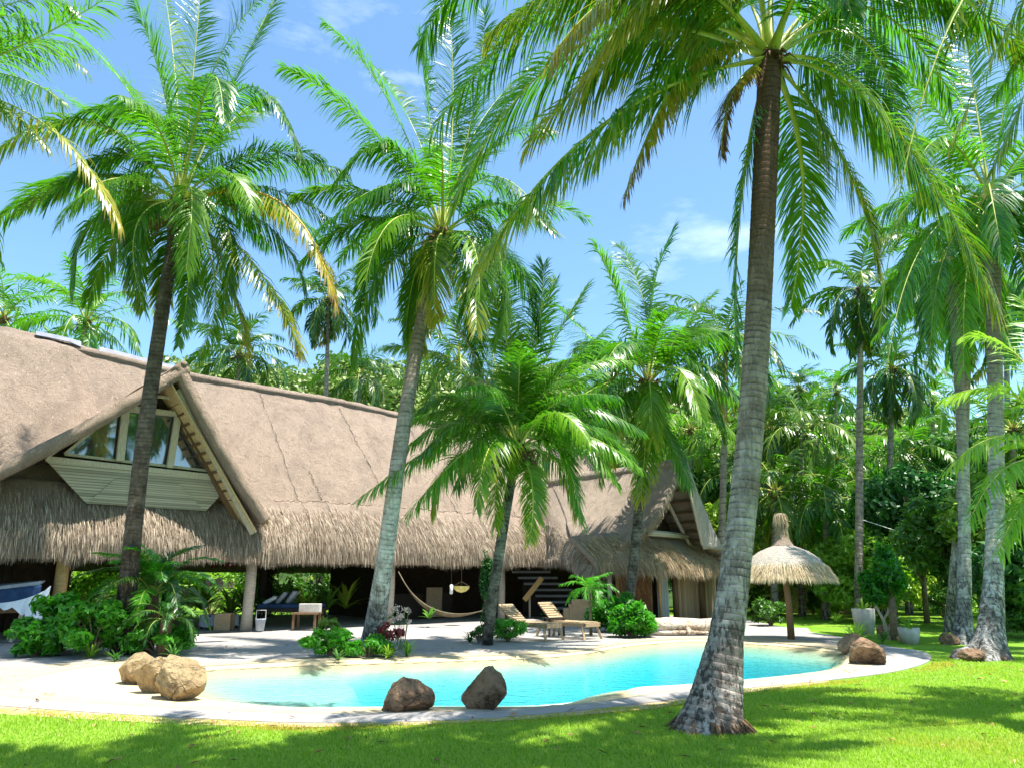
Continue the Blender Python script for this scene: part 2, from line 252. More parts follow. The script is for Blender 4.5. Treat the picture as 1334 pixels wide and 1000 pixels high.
class MB:
    """collects simple solids into one mesh"""
    def __init__(s): s.v = []; s.f = []; s.uv = {}
    def add(s, vs, fs):
        b = len(s.v); s.v += [tuple(float(c) for c in p) for p in vs]; s.f += [tuple(i+b for i in f) for f in fs]; return s
    def hexa(s, p):  # 8 corners: bottom 4, top 4
        return s.add(p, [(3, 2, 1, 0), (4, 5, 6, 7), (0, 1, 5, 4), (1, 2, 6, 5), (2, 3, 7, 6), (3, 0, 4, 7)])
    def box(s, c, size, M=None):
        x, y, z = [q/2 for q in size]; pts = [(-x, -y, -z), (x, -y, -z), (x, y, -z), (-x, y, -z), (-x, -y, z), (x, -y, z), (x, y, z), (-x, y, z)]
        pts = [np.array(q) for q in pts]
        if M is not None: pts = [np.array(M @ Vector(q)) for q in pts]
        return s.hexa([q+np.array(c) for q in pts])
    def bar(s, a, b, wd, th, up=Z):
        a = np.array(a, float); b = np.array(b, float); d = b-a; d /= np.linalg.norm(d); sd = np.cross(d, up)
        if np.linalg.norm(sd) < 1e-4: sd = np.cross(d, np.array([1, 0, 0.]))
        sd /= np.linalg.norm(sd); u = np.cross(sd, d); w2, t2 = sd*wd/2, u*th/2
        return s.hexa([a-w2-t2, a+w2-t2, b+w2-t2, b-w2-t2, a-w2+t2, a+w2+t2, b+w2+t2, b-w2+t2])
    def tube(s, pts, rad, n=8, cap=True):
        pts = [np.array(p, float) for p in pts]; m = len(pts); rad = rad if hasattr(rad, '__len__') else [rad]*m; b = len(s.v); vs = []; ref = None
        for i, p in enumerate(pts):
            t = pts[min(i+1, m-1)]-pts[max(i-1, 0)]; t = t/(np.linalg.norm(t)+1e-9)
            if ref is None: ref = np.cross(t, [0, 0, 1.] if abs(t[2]) < 0.9 else [1., 0, 0])
            ref = ref-t*np.dot(ref, t); ref /= np.linalg.norm(ref); bi = np.cross(t, ref)
            for k in range(n): a = 2*pi*k/n; vs.append(p+(ref*cos(a)+bi*sin(a))*rad[i])
        fs = [(i*n+k, i*n+(k+1) % n, (i+1)*n+(k+1) % n, (i+1)*n+k) for i in range(m-1) for k in range(n)]
        if cap: fs += [tuple(range(n))[::-1], tuple((m-1)*n+k for k in range(n))]
        return s.add(vs, fs)
    def lathe(s, c, prof, n=24, wob=0.0):
        vs = [(c[0]+r*cos(2*pi*k/n), c[1]+r*sin(2*pi*k/n), c[2]+z) for r, z in prof for k in range(n)]; m = len(prof)
        return s.add(vs, [(i*n+k, i*n+(k+1) % n, (i+1)*n+(k+1) % n, (i+1)*n+k) for i in range(m-1) for k in range(n)])
    def build(s, name, mats, parent=None, smooth=False, bevel=0.0, uv=None):
        me = bpy.data.meshes.new(name); me.from_pydata(s.v, [], s.f); me.update()
        if uv:
            ul = me.uv_layers.new(name='UVMap'); fn = uv
            for lp in me.loops: ul.data[lp.index].uv = fn(me.vertices[lp.vertex_index].co)
        o = link(name, me, mats, parent, smooth)
        if bevel: bm = o.modifiers.new('bevel', 'BEVEL'); bm.width = bevel; bm.segments = 2; bm.limit_method = 'ANGLE'
        return o
def fbm(p, sc, seed=0, octs=4):
    """cheap smooth pseudo-noise for numpy points, about -1..1"""
    p = np.asarray(p)*sc; r = np.random.default_rng(seed); out = np.zeros(len(p)); a = 1.0
    for o in range(octs):
        for _ in range(3):
            d = r.normal(size=p.shape[1]); d /= np.linalg.norm(d); out += a*np.sin(p@d*2.2+r.uniform(0, 6.28))/3*1.5
        p = p*2.03; a *= 0.55
    return out/1.6
# ---------------- palms
def bez(p0, pm, p2, n):
    c = 2*np.asarray(pm)-(np.asarray(p0)+np.asarray(p2))/2; t = np.linspace(0, 1, n)[:, None]
    return (1-t)**2*p0+2*t*(1-t)*c+t*t*p2
def frond_arrays(p0, pm, p2, pairs=55, leaf=0.85, droop=1.0, wid=0.045, seg=3, age=0.0, rad=0.03, r=None, ragged=0.0):
    r = r or rng; p0, pm, p2 = map(np.asarray, (p0, pm, p2)); C = bez(p0, pm, p2, 17)
    hz = p2-p0; hz = np.array([hz[0], hz[1], 0.0])
    if np.linalg.norm(hz) < 0.3: hz = np.array([0.3, -1.0, 0])
    hz /= np.linalg.norm(hz); Sd = np.cross(hz, Z)
    Tn = np.gradient(C, axis=0); Tn /= np.linalg.norm(Tn, axis=1)[:, None]
    t = np.linspace(0.16, 0.995, pairs); t = np.repeat(t, 2)+r.normal(0, 0.003, pairs*2); t = np.clip(t, 0.1, 1.0)
    sg = np.tile([1.0, -1.0], pairs); n = len(t)
    if ragged > 0:
        keep = r.random(n) > ragged; t, sg = t[keep], sg[keep]; n = len(t)
    fi = t*16; i0 = np.clip(fi.astype(int), 0, 15); fr_ = (fi-i0)[:, None]
    B = C[i0]*(1-fr_)+C[i0+1]*fr_; T = Tn[i0]*(1-fr_)+Tn[i0+1]*fr_; N = np.cross(np.tile(Sd, (n, 1)), T)
    ang = np.radians(72-42*t+r.normal(0, 6, n)+5*np.sin(t*31+r.uniform(0, 6))); up = 0.10+0.2*np.sin(t*9+r.uniform(0, 6))+r.normal(0, 0.13, n)
    d = T*np.cos(ang)[:, None]+Sd*(sg*np.sin(ang))[:, None]+N*up[:, None]; d /= np.linalg.norm(d, axis=1)[:, None]
    dr0 = 1-0.62*np.clip(T[:, 2], 0, 1); L = leaf*np.power(np.sin(pi*np.clip(0.16+0.78*t, 0, 1)), 0.55)*r.uniform(0.8, 1.08, n)
    dr = droop*1.35*dr0*(1+r.normal(0, 0.2, n)+0.25*np.sin(t*23+r.uniform(0, 6))); pts = [B]; dirs = [d]; cur = B; wind = r.normal(0, 0.12, 3)
    for k in range(seg):
        dd = d+(np.array([0, 0, -1.0])+wind)*(dr*((k+0.5)/seg)**1.2)[:, None]*1.35; dd /= np.linalg.norm(dd, axis=1)[:, None]
        cur = cur+dd*(L/seg)[:, None]; pts.append(cur); dirs.append(dd)
    ws = [0.7, 1.0, 0.9, 0.6, 0.05] if seg == 4 else [0.7, 1.0, 0.75, 0.06] if seg == 3 else ([0.8, 0.9, 0.06] if seg == 2 else [0.9, 0.1])
    Vs = []
    for k in range(seg+1):
        Wd = T-dirs[k]*np.sum(T*dirs[k], axis=1)[:, None]; Wd /= (np.linalg.norm(Wd, axis=1)[:, None]+1e-6)
        tw = N*(0.35*sg)[:, None]; Wd = Wd+tw; Wd /= np.linalg.norm(Wd, axis=1)[:, None]
        h = Wd*wid*ws[k]/2; Vs += [pts[k]-h, pts[k]+h]
    Vs = np.stack(Vs, 1).reshape(-1, 3); m = 2*(seg+1); base = np.arange(n)*m
    Q = np.concatenate([np.stack([base+2*k, base+2*k+1, base+2*k+3, base+2*k+2], 1) for k in range(seg)])
    kk = np.tile(np.repeat(np.arange(seg+1)/seg, 2), n); tt = np.repeat(t, m)
    A = age*(0.5+0.5*tt)+np.maximum(0, kk-0.55)*0.9*(0.22+age)+np.maximum(0, tt-0.8)*age*1.3
    # rachis
    ns = 17; rr = rad*(1-0.86*np.linspace(0, 1, ns)); rr[0] *= 2.0; rr[1] *= 1.35; Rv = []
    for i in range(ns):
        Nn = np.cross(Sd, Tn[i]); 
        for a in (0, 1, 2, 3): Rv.append(C[i]+(Sd*cos(a*pi/2)*1.3+Nn*sin(a*pi/2)*0.8)*rr[i])
    Rq = np.array([[i*4+a, i*4+(a+1) % 4, (i+1)*4+(a+1) % 4, (i+1)*4+a] for i in range(ns-1) for a in range(4)])+len(Vs)
    allV = np.concatenate([Vs, np.array(Rv)]); allQ = np.concatenate([Q, Rq]); mi = np.concatenate([np.zeros(len(Q), int), np.ones(len(Rq), int)])
    return allV, allQ, np.concatenate([A, np.zeros(len(Rv))]), mi
def trunk_arrays(pts, rads, sides=16, ringh=0.09, seed=0, flare=0.0):
    pts = np.array(pts, float); pts[0] = pts[0]-(pts[1]-pts[0])/np.linalg.norm(pts[1]-pts[0])*0.45; d = np.concatenate([[0], np.cumsum(np.linalg.norm(np.diff(pts, axis=0), axis=1))]); Ltot = d[-1]
    r = np.random.default_rng(seed); zs = []; z = 0; note = []
    while z < Ltot:
        h = ringh*r.uniform(0.7, 1.4); zs += [z, z+h*0.55, z+h*0.86]; note += [1, 0, 0]; z += h
    zs = np.array(zs+[Ltot]); note = np.array(note+[0]); tt = np.linspace(0, 1, len(pts))
    # smooth curve via catmull-like cubic polynomial fit
    deg = min(3, len(pts)-1); u = d/Ltot; uz = zs/Ltot
    C = np.stack([np.polyval(np.polyfit(u, pts[:, k], deg), uz) for k in range(3)], 1); R = np.interp(uz, [q[0] for q in rads], [q[1] for q in rads]) if isinstance(rads[0], tuple) else np.interp(uz, np.linspace(0, 1, len(rads)), rads)
    R = R*np.where(note == 1, 0.985, 1.0)*(1+r.normal(0, 0.006, len(R)))
    T = np.gradient(C, axis=0); T /= np.linalg.norm(T, axis=1)[:, None]; X = np.cross(T, [0, 1.0, 0]); X /= np.linalg.norm(X, axis=1)[:, None]; Y = np.cross(T, X)
    a = np.arange(sides)*2*pi/sides; Vv = []
    lob = 1+0.0*a
    A3 = a[None, :]; root = 1+flare*np.exp(-np.maximum(0, zs-0.4)/0.20)[:, None]*(0.45+0.4*np.sin(A3*5+seed)+0.3*np.sin(A3*11)+0.15*np.sin(A3*17))
    rad = R[:, None]*root*(1+0.02*np.sin(A3*3+zs[:, None]*1.3))
    Vv = C[:, None, :]+X[:, None, :]*(np.cos(A3)*rad)[:, :, None]+Y[:, None, :]*(np.sin(A3)*rad)[:, :, None]
    tilt = (0.22*ringh*np.sin(A3+seed+zs[:, None]*0.8)); Vv = Vv+T[:, None, :]*tilt[:, :, None]
    n = len(zs); idx = np.arange(n*sides).reshape(n, sides); Q = np.stack([idx[:-1], np.roll(idx[:-1], -1, 1), np.roll(idx[1:], -1, 1), idx[1:]], -1).reshape(-1, 4)
    return Vv.reshape(-1, 3), Q, np.repeat(note, sides), np.repeat(uz, sides), C[-1]
def px_fronds(crown_px, D, specs):
    """specs: (mid px, tip px, depth shift of the tip, {options}) -> world points for each frond"""
    out = []; c = P(*crown_px, D)
    for sp in specs:
        (mx_, my_), (tx, ty), dd = sp[:3]; o = sp[3] if len(sp) > 3 else {}
        out.append((c, P(mx_, my_, D+dd*0.55), P(tx, ty, D+dd), o))
    return out
def rand_fronds(c, n, L, seed, hi=80, lo=-35, az0=0, azspan=2*pi, sag=1.0):
    r = np.random.default_rng(seed); out = []
    for k in range(n):
        az = az0+(k*2.39996 % (2*pi))/(2*pi)*azspan+r.normal(0, 0.12); f = (k+0.5)/n; el = radians(hi+(lo-hi)*f**0.85+r.normal(0, 5)); l = L*r.uniform(0.85, 1.1)*(0.85+0.15*sin(pi*f))
        h = np.array([cos(az), sin(az), 0]); pm = c+(h*cos(el)+Z*sin(el))*l*0.5; el2 = el-radians((38+22*f)*sag); p2 = pm+(h*cos(el2)+Z*sin(el2))*l*0.52
        out.append((c, pm, p2, {'age': max(0, (f-0.72)*1.7*r.uniform(0.3, 1.1)), 'droop': 0.7+0.9*f}))
    return out
def fibre_part(c, scale, parent, origin, r, n=60):
    mb = MB(); 
    for k in range(n):
        a = r.uniform(0, 2*pi); e = r.uniform(-0.9, 1.2); d = np.array([cos(a)*cos(e), sin(a)*cos(e), sin(e)]); L = scale*r.uniform(0.5, 1.25)
        p = c-np.array([0, 0, 0.25*scale])+np.array([cos(a), sin(a), 0])*0.12*scale; q = p+d*L*0.5; q2 = q+(d*0.5+np.array([0, 0, -0.9]))*L*0.45
        mb.tube([p-origin, q-origin, q2-origin], [0.07*scale, 0.045*scale, 0.008*scale], 5)
    mb.lathe(c-origin+np.array([0, 0, -0.55*scale]), [(0.0, 0), (0.22*scale, 0.0), (0.34*scale, 0.3*scale), (0.30*scale, 0.6*scale), (0.12*scale, 0.95*scale), (0, 1.0*scale)], 12)
    return mb.build('crown_fibre', 'fibre', parent, True)
PALMS = {}
def palm(tpts, rads, fronds, label, group, bark='bark_near', leafm='frond', pairs=55, leaf=0.85, seg=3, wid=0.045, ringh=0.09, sides=16, frond_parts=True, coco=0, flare=0.1, seed=1, fib=0.8, rad=0.03, name='coconut_palm', extra=None, roots=0):
    r = np.random.default_rng(seed); base = np.array(tpts[0], float); root = empty(name, base, 0, label, 'palm tree', group)
    Vv, Q, note, hi, top = trunk_arrays(tpts, rads, sides, ringh, seed, flare)
    npmesh('trunk', Vv, Q, bark, root, True, {'notch': note, 'high': hi}, origin=base)
    acc = []
    if extra: fronds = list(fronds)+rand_fronds(top, *extra)
    for k, (p0, pm, p2, o) in enumerate(fronds):
        st = top+(np.asarray(pm)-top)/np.linalg.norm(np.asarray(pm)-top)*0.07+np.array([0, 0, o.get('lift', 0.0)])
        ar = frond_arrays(st, pm, p2, o.get('pairs', pairs), o.get('leaf', leaf), o.get('droop', 1.0), wid, seg, o.get('age', 0.0), o.get('rad', rad), r, o.get('ragged', 0.08))
        if frond_parts:
            fo = npmesh('frond', ar[0], ar[1], [o.get('mat', leafm), o.get('stem', 'rachis')], root, False, {'age': ar[2]}, ar[3], origin=base)
            if 'lab' in o: fo['label'] = o['lab']
        else: acc.append(ar)
    if acc:
        off = 0; Vs, Qs = [], []
        for a in acc: Vs.append(a[0]); Qs.append(a[1]+off); off += len(a[0])
        npmesh('crown', np.concatenate(Vs), np.concatenate(Qs), [leafm, 'rachis'], root, False, {'age': np.concatenate([a[2] for a in acc])}, np.concatenate([a[3] for a in acc]), origin=base)
    if roots:
        mb = MB(); rr_ = rads[0][1]
        for k in range(int(roots)):
            a = r.uniform(0, 2*pi); d_ = np.array([cos(a), sin(a), 0]); q = r.uniform(0.75, 1.02); mb.tube([d_*rr_*q*0.86+Z*r.uniform(0.04, 0.14), d_*rr_*(q+0.10)+Z*0.02, d_*rr_*(q+r.uniform(0.15, 0.32))-Z*0.06], [0.009, 0.008, 0.004], 4)
        mb.build('roots', 'fibre', root, True)
    if fib: fibre_part(top, fib, root, base, r, 46 if frond_parts else 14)
    for k in range(coco):
        a = k*2.4+seed; q = top-base+np.array([cos(a)*0.30, sin(a)*0.30, -0.12-0.16*(k % 3)]); mb = MB()
        mb.lathe(q, [(0.001, -0.15), (0.07, -0.13), (0.12, -0.04), (0.12, 0.05), (0.07, 0.13), (0.02, 0.16), (0.001, 0.165)], 10); mb.build('coconut', 'coconut', root, True)
    return root
def copy_tree(o, loc, rz=0.0, sc=1.0, label=None):
    c = o.copy(); COL.objects.link(c); c.location = loc; c.rotation_euler = (0, 0, rz); c.scale = (sc, sc, sc)
    if label: c['label'] = label
    for ch in list(o.children):
        d = ch.copy(); COL.objects.link(d); d.parent = c
    return c
# ---------------- foliage
def leaf_cloud(blobs, n, size, r, aspect=0.5, age=0.0, shell=0.55, flat=0.5):
    """n leaf-sized diamonds through the volume of the blobs [(centre, radii), ...]"""
    C = np.array([b[0] for b in blobs], float); R = np.array([b[1] if hasattr(b[1], '__len__') else (b[1],)*3 for b in blobs], float)
    wgt = (R[:, 0]*R[:, 1]*R[:, 2])**(0.67); wgt /= wgt.sum(); k = r.choice(len(blobs), n, p=wgt)
    d = r.normal(size=(n, 3)); d /= np.linalg.norm(d, axis=1)[:, None]; rad = (shell+(1-shell)*r.random(n))
    lump = 1+0.22*fbm(d*2+k[:, None]*1.7, 1.6, 3, 3); p = C[k]+d*R[k]*(rad*lump)[:, None]
    nrm = d*0.6+np.array([0, 0, flat])+r.normal(0, 0.65, (n, 3)); nrm /= np.linalg.norm(nrm, axis=1)[:, None]
    a = np.cross(nrm, r.normal(size=(n, 3))); a /= np.linalg.norm(a, axis=1)[:, None]; b = np.cross(nrm, a)
    s = size*r.uniform(0.6, 1.3, n)[:, None]; a = a*s; b = b*s*aspect; fold = nrm*s*0.12
    Vs = np.stack([p-a, p-b*1.0+fold-a*0.1, p+a-fold*1.5, p+b*1.0+fold-a*0.1], 1).reshape(-1, 3); Q = np.arange(n*4).reshape(n, 4)
    return Vs, Q, np.repeat(np.clip(r.normal(age, 0.08, n), 0, 1), 4)
def blobs_for(c, rx, rz, n, r, rb=0.45):
    out = []
    for k in range(n):
        a = r.uniform(0, 2*pi); q = sqrt(r.random()); h = r.uniform(-0.75, 0.85); s = sqrt(max(0.05, 1-h*h))
        out.append((np.array(c)+np.array([cos(a)*q*rx*s, sin(a)*q*rx*s, h*rz*0.8]), np.array([rx, rx, rz])*rb*r.uniform(0.7, 1.25)))
    return out
def tree(base, h, rx, label, mat='leaf', n=5000, size=0.13, group='broadleaf trees and bushes in the garden behind the pool', seed=0, name='broadleaf_tree', trunk_r=0.12, crown_frac=0.7, nb=14, cat='tree'):
    r = np.random.default_rng(seed+100); base = np.array(base, float); root = empty(name, base, 0, label, cat, group)
    ch = h*crown_frac; cc = np.array([0, 0, h-ch/2]); bl = blobs_for(cc, rx, ch/2, nb, r)
    Vs, Q, A = leaf_cloud(bl, n, size, r); npmesh('crown', Vs, Q, mat, root, False, {'age': A})
    mb = MB(); top = cc+np.array([0, 0, ch*0.1]); mb.tube([(0, 0, -0.1), (0.05*h/3, 0.02, h-ch*0.9), top], [trunk_r, trunk_r*0.8, trunk_r*0.3], 8)
    for b in bl[:min(nb, 7)]: mb.tube([(0.03, 0, max(0.2, h-ch*0.95)), (b[0]+np.array([0, 0, h-ch*0.9]))/2*np.array([.8, .8, 1]), b[0]], [trunk_r*0.5, trunk_r*0.35, 0.015], 5)
    mb.build('trunk', 'branch', root, True); return root
def bush(base, rx, h, label, mat='leaf', n=2500, size=0.07, group=None, seed=0, name='leafy_bush', nb=9, extra=None, aspect=0.5, cat='bush'):
    r = np.random.default_rng(seed+500); base = np.array(base, float); root = empty(name, base, 0, label, cat, group)
    bl = [(np.array([b[0][0], b[0][1], max(b[1][2]*0.7, b[0][2])]), b[1]) for b in blobs_for((0, 0, h*0.5), rx, h*0.5, nb*2, r, 0.36)]
    Vs, Q, A = leaf_cloud(bl, n, size, r, aspect, 0.0, 0.35); npmesh('foliage', Vs, Q, mat, root, False, {'age': A})
    mb = MB()
    for b in bl: mb.tube([(0, 0, -0.03), b[0]*np.array([0.4, 0.4, 0.6]), b[0]], [0.02, 0.014, 0.006], 5)
    mb.build('stem', 'branch', root); return root
def blade_plant(base, n, L, wd, label, mat='leaf', spread=0.9, droop=0.6, seed=0, name='spiky_plant', group=None, cat='plant', lift=0.0, parent=None, part='leaves', elr=(20, 80)):
    r = np.random.default_rng(seed+900); base = np.array(base, float)
    root = parent if parent is not None else empty(name, base, 0, label, cat, group)
    Vs, Q = [], []; 
    for k in range(n):
        az = k*2.4+r.normal(0, 0.2); el = radians(r.uniform(*elr)); l = L*r.uniform(0.7, 1.15); h = np.array([cos(az), sin(az), 0]); sd = np.array([-sin(az), cos(az), 0]); p = np.array([0, 0, lift]); b = len(Vs)
        for q in range(5):
            f = q/4; wv = wd*(0.6+1.2*f)*(1-f)**0.6*1.2+0.002; Vs += [p-sd*wv/2, p+sd*wv/2]; e2 = el-droop*f*1.6; p = p+(h*cos(e2)*spread+Z*sin(e2))*l/4
        for q in range(4): Q.append([b+2*q, b+2*q+1, b+2*q+3, b+2*q+2])
    o = npmesh(part, np.array(Vs), np.array(Q), mat, root, False, {'age': np.zeros(len(Vs))})
    return root if parent is None else o
def rock(base, size, label, mat, seed, rz=0.0, group=None, cut=0.6, sub=5, name='boulder'):
    import bmesh
    bm = bmesh.new(); bmesh.ops.create_icosphere(bm, subdivisions=sub, radius=1.0); r = np.random.default_rng(seed)
    vs = np.array([v.co[:] for v in bm.verts]); pl = r.normal(size=(13, 3)); pl /= np.linalg.norm(pl, axis=1)[:, None]; dist = r.uniform(0.48, 0.86, 13)
    nn = vs/np.linalg.norm(vs, axis=1)[:, None]; vs = vs+nn*(0.10*fbm(vs, 1.8, seed, 3))[:, None]
    for n_, d_ in zip(pl, dist):
        q = vs@n_; m = q > d_; vs[m] -= np.outer((q[m]-d_)*0.93, n_)
    nn = vs/np.linalg.norm(vs, axis=1)[:, None]; vs = vs+nn*(-0.055*np.abs(fbm(vs, 3.0, seed+1, 5))+0.012*fbm(vs, 14, seed+3, 2))[:, None]
    zmin = -0.5; vs[:, 2] = np.maximum(vs[:, 2], zmin); vs -= np.array([0, 0, zmin]); ext = vs.max(0)-vs.min(0); vs = vs/ext*np.array(size)
    for v, c in zip(bm.verts, vs): v.co = c
    me = bpy.data.meshes.new(name); bm.to_mesh(me); bm.free(); o = link(name, me, mat, None, False); o.location = base; o.rotation_euler = (0, 0, rz)
    return tag(o, label, 'rock', group)
# ---------------- setting: ground, hill, deck, pool
def poly_sheet(name, loops, z, mat, kind='structure', label=None, side=0.0):
    allv = [Vector((p[0], p[1], 0)) for l in loops for p in l]; tris = tessellate_polygon([[Vector((p[0], p[1], 0)) for p in l] for l in loops]); vs = [(v.x, v.y, z) for v in allv]
    fs = []
    for t in tris:
        a, b, c = [allv[i] for i in t]; fs.append(tuple(t) if (b-a).cross(c-a).z > 0 else tuple(t)[::-1])
    if side:
        off = 0
        for l in loops:
            n = len(l); b = len(vs); vs += [(p[0], p[1], z-side) for p in l]
            for i in range(n): fs.append((off+i, off+(i+1) % n, b+(i+1) % n, b+i))
            off += n
    me = bpy.data.meshes.new(name); me.from_pydata(vs, [], fs); me.update(); o = link(name, me, mat); return tag(o, label, None, None, kind)
def spline(pts, k=6):
    """closed catmull-rom through xy points"""
    p = np.array([q[:2] for q in pts], float); n = len(p); out = []
    for i in range(n):
        a, b, c, d = p[i-1], p[i], p[(i+1) % n], p[(i+2) % n]
        for j in range(k):
            t = j/k; out.append(0.5*((2*b)+(-a+c)*t+(2*a-5*b+4*c-d)*t*t+(-a+3*b-3*c+d)*t**3))
    return out
front = [(-60, 917), (0, 920), (100, 927), (250, 936), (400, 942), (550, 940), (700, 931), (850, 915), (980, 896), (1080, 886), (1170, 874), (1212, 860), (1203, 849), (1160, 842), (1110, 832), (1060, 824), (1000, 819)]
dk = [G(*q)[:2] for q in front]
dk = [np.array(q) for q in spline([dk[0]-np.array([1.0, 0])]+dk, 5)[5:-5]]
deck_outer = dk+[np.array([9.5, 27.5]), np.array([10.0, 34.0]), W(27, 31)[:2], W(-8, 31)[:2], np.array([-24.0, 12.0]), np.array([-14.0, 9.2])]
shell_px = [(22, 893), (70, 876), (160, 864), (250, 868), (330, 864), (400, 861), (500, 858), (600, 855), (700, 852), (760, 847), (820, 837), (900, 832), (960, 834), (1040, 840), (1098, 848), (1103, 862), (1080, 873), (968, 887), (860, 901), (790, 914), (700, 921), (560, 925), (400, 926), (270, 920), (120, 911)]
water_px = [(225, 885), (265, 872), (330, 868), (400, 865), (500, 862), (600, 859), (700, 855), (760, 850), (820, 840), (900, 834), (960, 836), (1040, 842), (1095, 850), (1100, 860), (1078, 871), (968, 883), (880, 890), (830, 893), (790, 905), (700, 916), (560, 917), (400, 918), (300, 912), (250, 902)]
deep_px = [(430, 905), (470, 880), (470, 868), (600, 864), (700, 861), (780, 854), (860, 842), (960, 842), (1040, 850), (1085, 857), (1050, 868), (960, 874), (860, 880), (770, 890), (690, 910), (560, 912), (480, 905)]
shell = spline([G(*q)[:2] for q in shell_px], 5); waterp = np.array(spline([G(*q)[:2] for q in water_px], 5)); deepp = np.array(spline([G(*q)[:2] for q in deep_px], 4))
def sdist(P2, poly):
    """signed distance, inside positive"""
    a = poly; b = np.roll(poly, -1, 0); ab = b-a; d = P2[:, None, :]-a[None]; t = np.clip((d*ab[None]).sum(-1)/((ab**2).sum(-1)+1e-9)[None], 0, 1)
    q = d-ab[None]*t[..., None]; ds = np.sqrt((q**2).sum(-1)).min(1)
    x, y = P2[:, 0][:, None], P2[:, 1][:, None]; c = ((a[:, 1][None] > y) != (b[:, 1][None] > y)) & (x < (b[:, 0]-a[:, 0])[None]*(y-a[:, 1][None])/((b[:, 1]-a[:, 1])[None]+1e-12)+a[:, 0][None])
    return np.where(c.sum(1) % 2 == 1, ds, -ds)
poly_sheet('deck', [deck_outer, shell], 0.014, 'deck', side=0.05)
cop_px = [(-70, 905), (0, 907), (100, 915), (250, 924), (400, 930), (560, 928), (700, 923), (800, 912), (880, 900), (980, 889), (1080, 878), (1120, 872), (1145, 862), (1120, 850), (1098, 842), (1040, 834), (960, 829), (900, 829), (820, 833), (760, 843), (700, 848), (600, 851), (500, 854), (400, 857), (330, 860), (250, 863), (160, 860), (60, 866), (-20, 872), (-70, 880)]
poly_sheet('pool_coping', [spline([G(*q)[:2] for q in cop_px], 5), shell], 0.018, 'coping', side=0.004)
sh = np.array(shell); x0, y0 = sh.min(0)-0.3; x1, y1 = sh.max(0)+0.3; st = 0.12; gx = np.arange(x0, x1, st); gy = np.arange(y0, y1, st); GX, GY = np.meshgrid(gx, gy); pp = np.stack([GX.ravel(), GY.ravel()], 1)
dsh, dwa, dde = sdist(pp, sh), sdist(pp, waterp), sdist(pp, deepp)
depth = np.where(dwa > 0, 0.03+0.16*np.minimum(dwa, 1.2), 0.0)+np.clip(dde+0.1, 0, 3)*1.9
depth = np.minimum(depth, 1.15); zz = np.where(dwa > 0, -0.02-depth, -0.02+np.minimum(0.03, -dwa*0.04))-np.where(dsh < 0, 0.0, 0)
nx, ny = len(gx), len(gy); idx = np.arange(nx*ny).reshape(ny, nx); Q = np.stack([idx[:-1, :-1], idx[:-1, 1:], idx[1:, 1:], idx[1:, :-1]], -1).reshape(-1, 4)
keep = (dsh[Q] > -0.05).any(1); bas = npmesh('pool_basin', np.column_stack([pp, zz]), Q[keep], 'pool', None, True, {'aqua': np.clip((depth-0.02)*3.0, 0, 1)}); bas['kind'] = 'structure'
poly_sheet('pool_water', [waterp], -0.018, 'water')
# lawn
far = [(-60, -4), (70, -4), (90, 60), (-90, 60)]
poly_sheet('lawn', [[np.array(q, float) for q in far], deck_outer], 0.0, 'lawn')
soil = [G(*q)[:2] for q in [(-60, 914), (0, 917), (100, 924), (250, 934), (400, 940), (550, 938), (700, 929), (850, 913), (980, 894), (1080, 884), (1080, 888), (980, 901), (850, 923), (700, 936), (550, 944), (400, 947), (250, 944), (100, 936), (0, 930), (-60, 926)]]
poly_sheet('soil', [soil], 0.006, 'soil')
# hill
def hill_h(x, y):
    prof = np.interp(x, [-120, -60, -40, -20, 0, 20, 40, 60, 90, 150], [20, 23, 25, 25, 24, 21, 20, 16, 12, 10]); t = np.clip((y-44)/52, 0, 1); t = t*t*(3-2*t)
    return prof*t*(1+0.06*fbm(np.column_stack([x, y]), 0.06, 5, 3))-0.35
hx = np.arange(-190, 230, 3.0); hy = np.arange(42, 160, 3.0); HX, HY = np.meshgrid(hx, hy); hz_ = hill_h(HX.ravel(), HY.ravel()); idx = np.arange(HX.size).reshape(HX.shape)
Q = np.stack([idx[:-1, :-1], idx[:-1, 1:], idx[1:, 1:], idx[1:, :-1]], -1).reshape(-1, 4); ho = npmesh('hill', np.column_stack([HX.ravel(), HY.ravel(), hz_]), Q, 'forest_floor', None, True); ho['kind'] = 'structure'
r = np.random.default_rng(11); nb = 620; bx = r.uniform(-75, 95, nb); by = 47+r.random(nb)**0.8*58; bz = hill_h(bx, by); br = r.uniform(1.6, 3.6, nb)
bl = [(np.array([a, b, c+q*0.8]), (q, q, q*0.85)) for a, b, c, q in zip(bx, by, bz, br)]
Vs, Q, A = leaf_cloud(bl, 170000, 0.34, r, 0.6, 0.0, 0.7); tag(npmesh('forest', Vs, Q, 'leaf_forest', None, False, {'age': A}), 'green wooded hillside rising behind the thatched roof', 'forest', None, 'stuff')
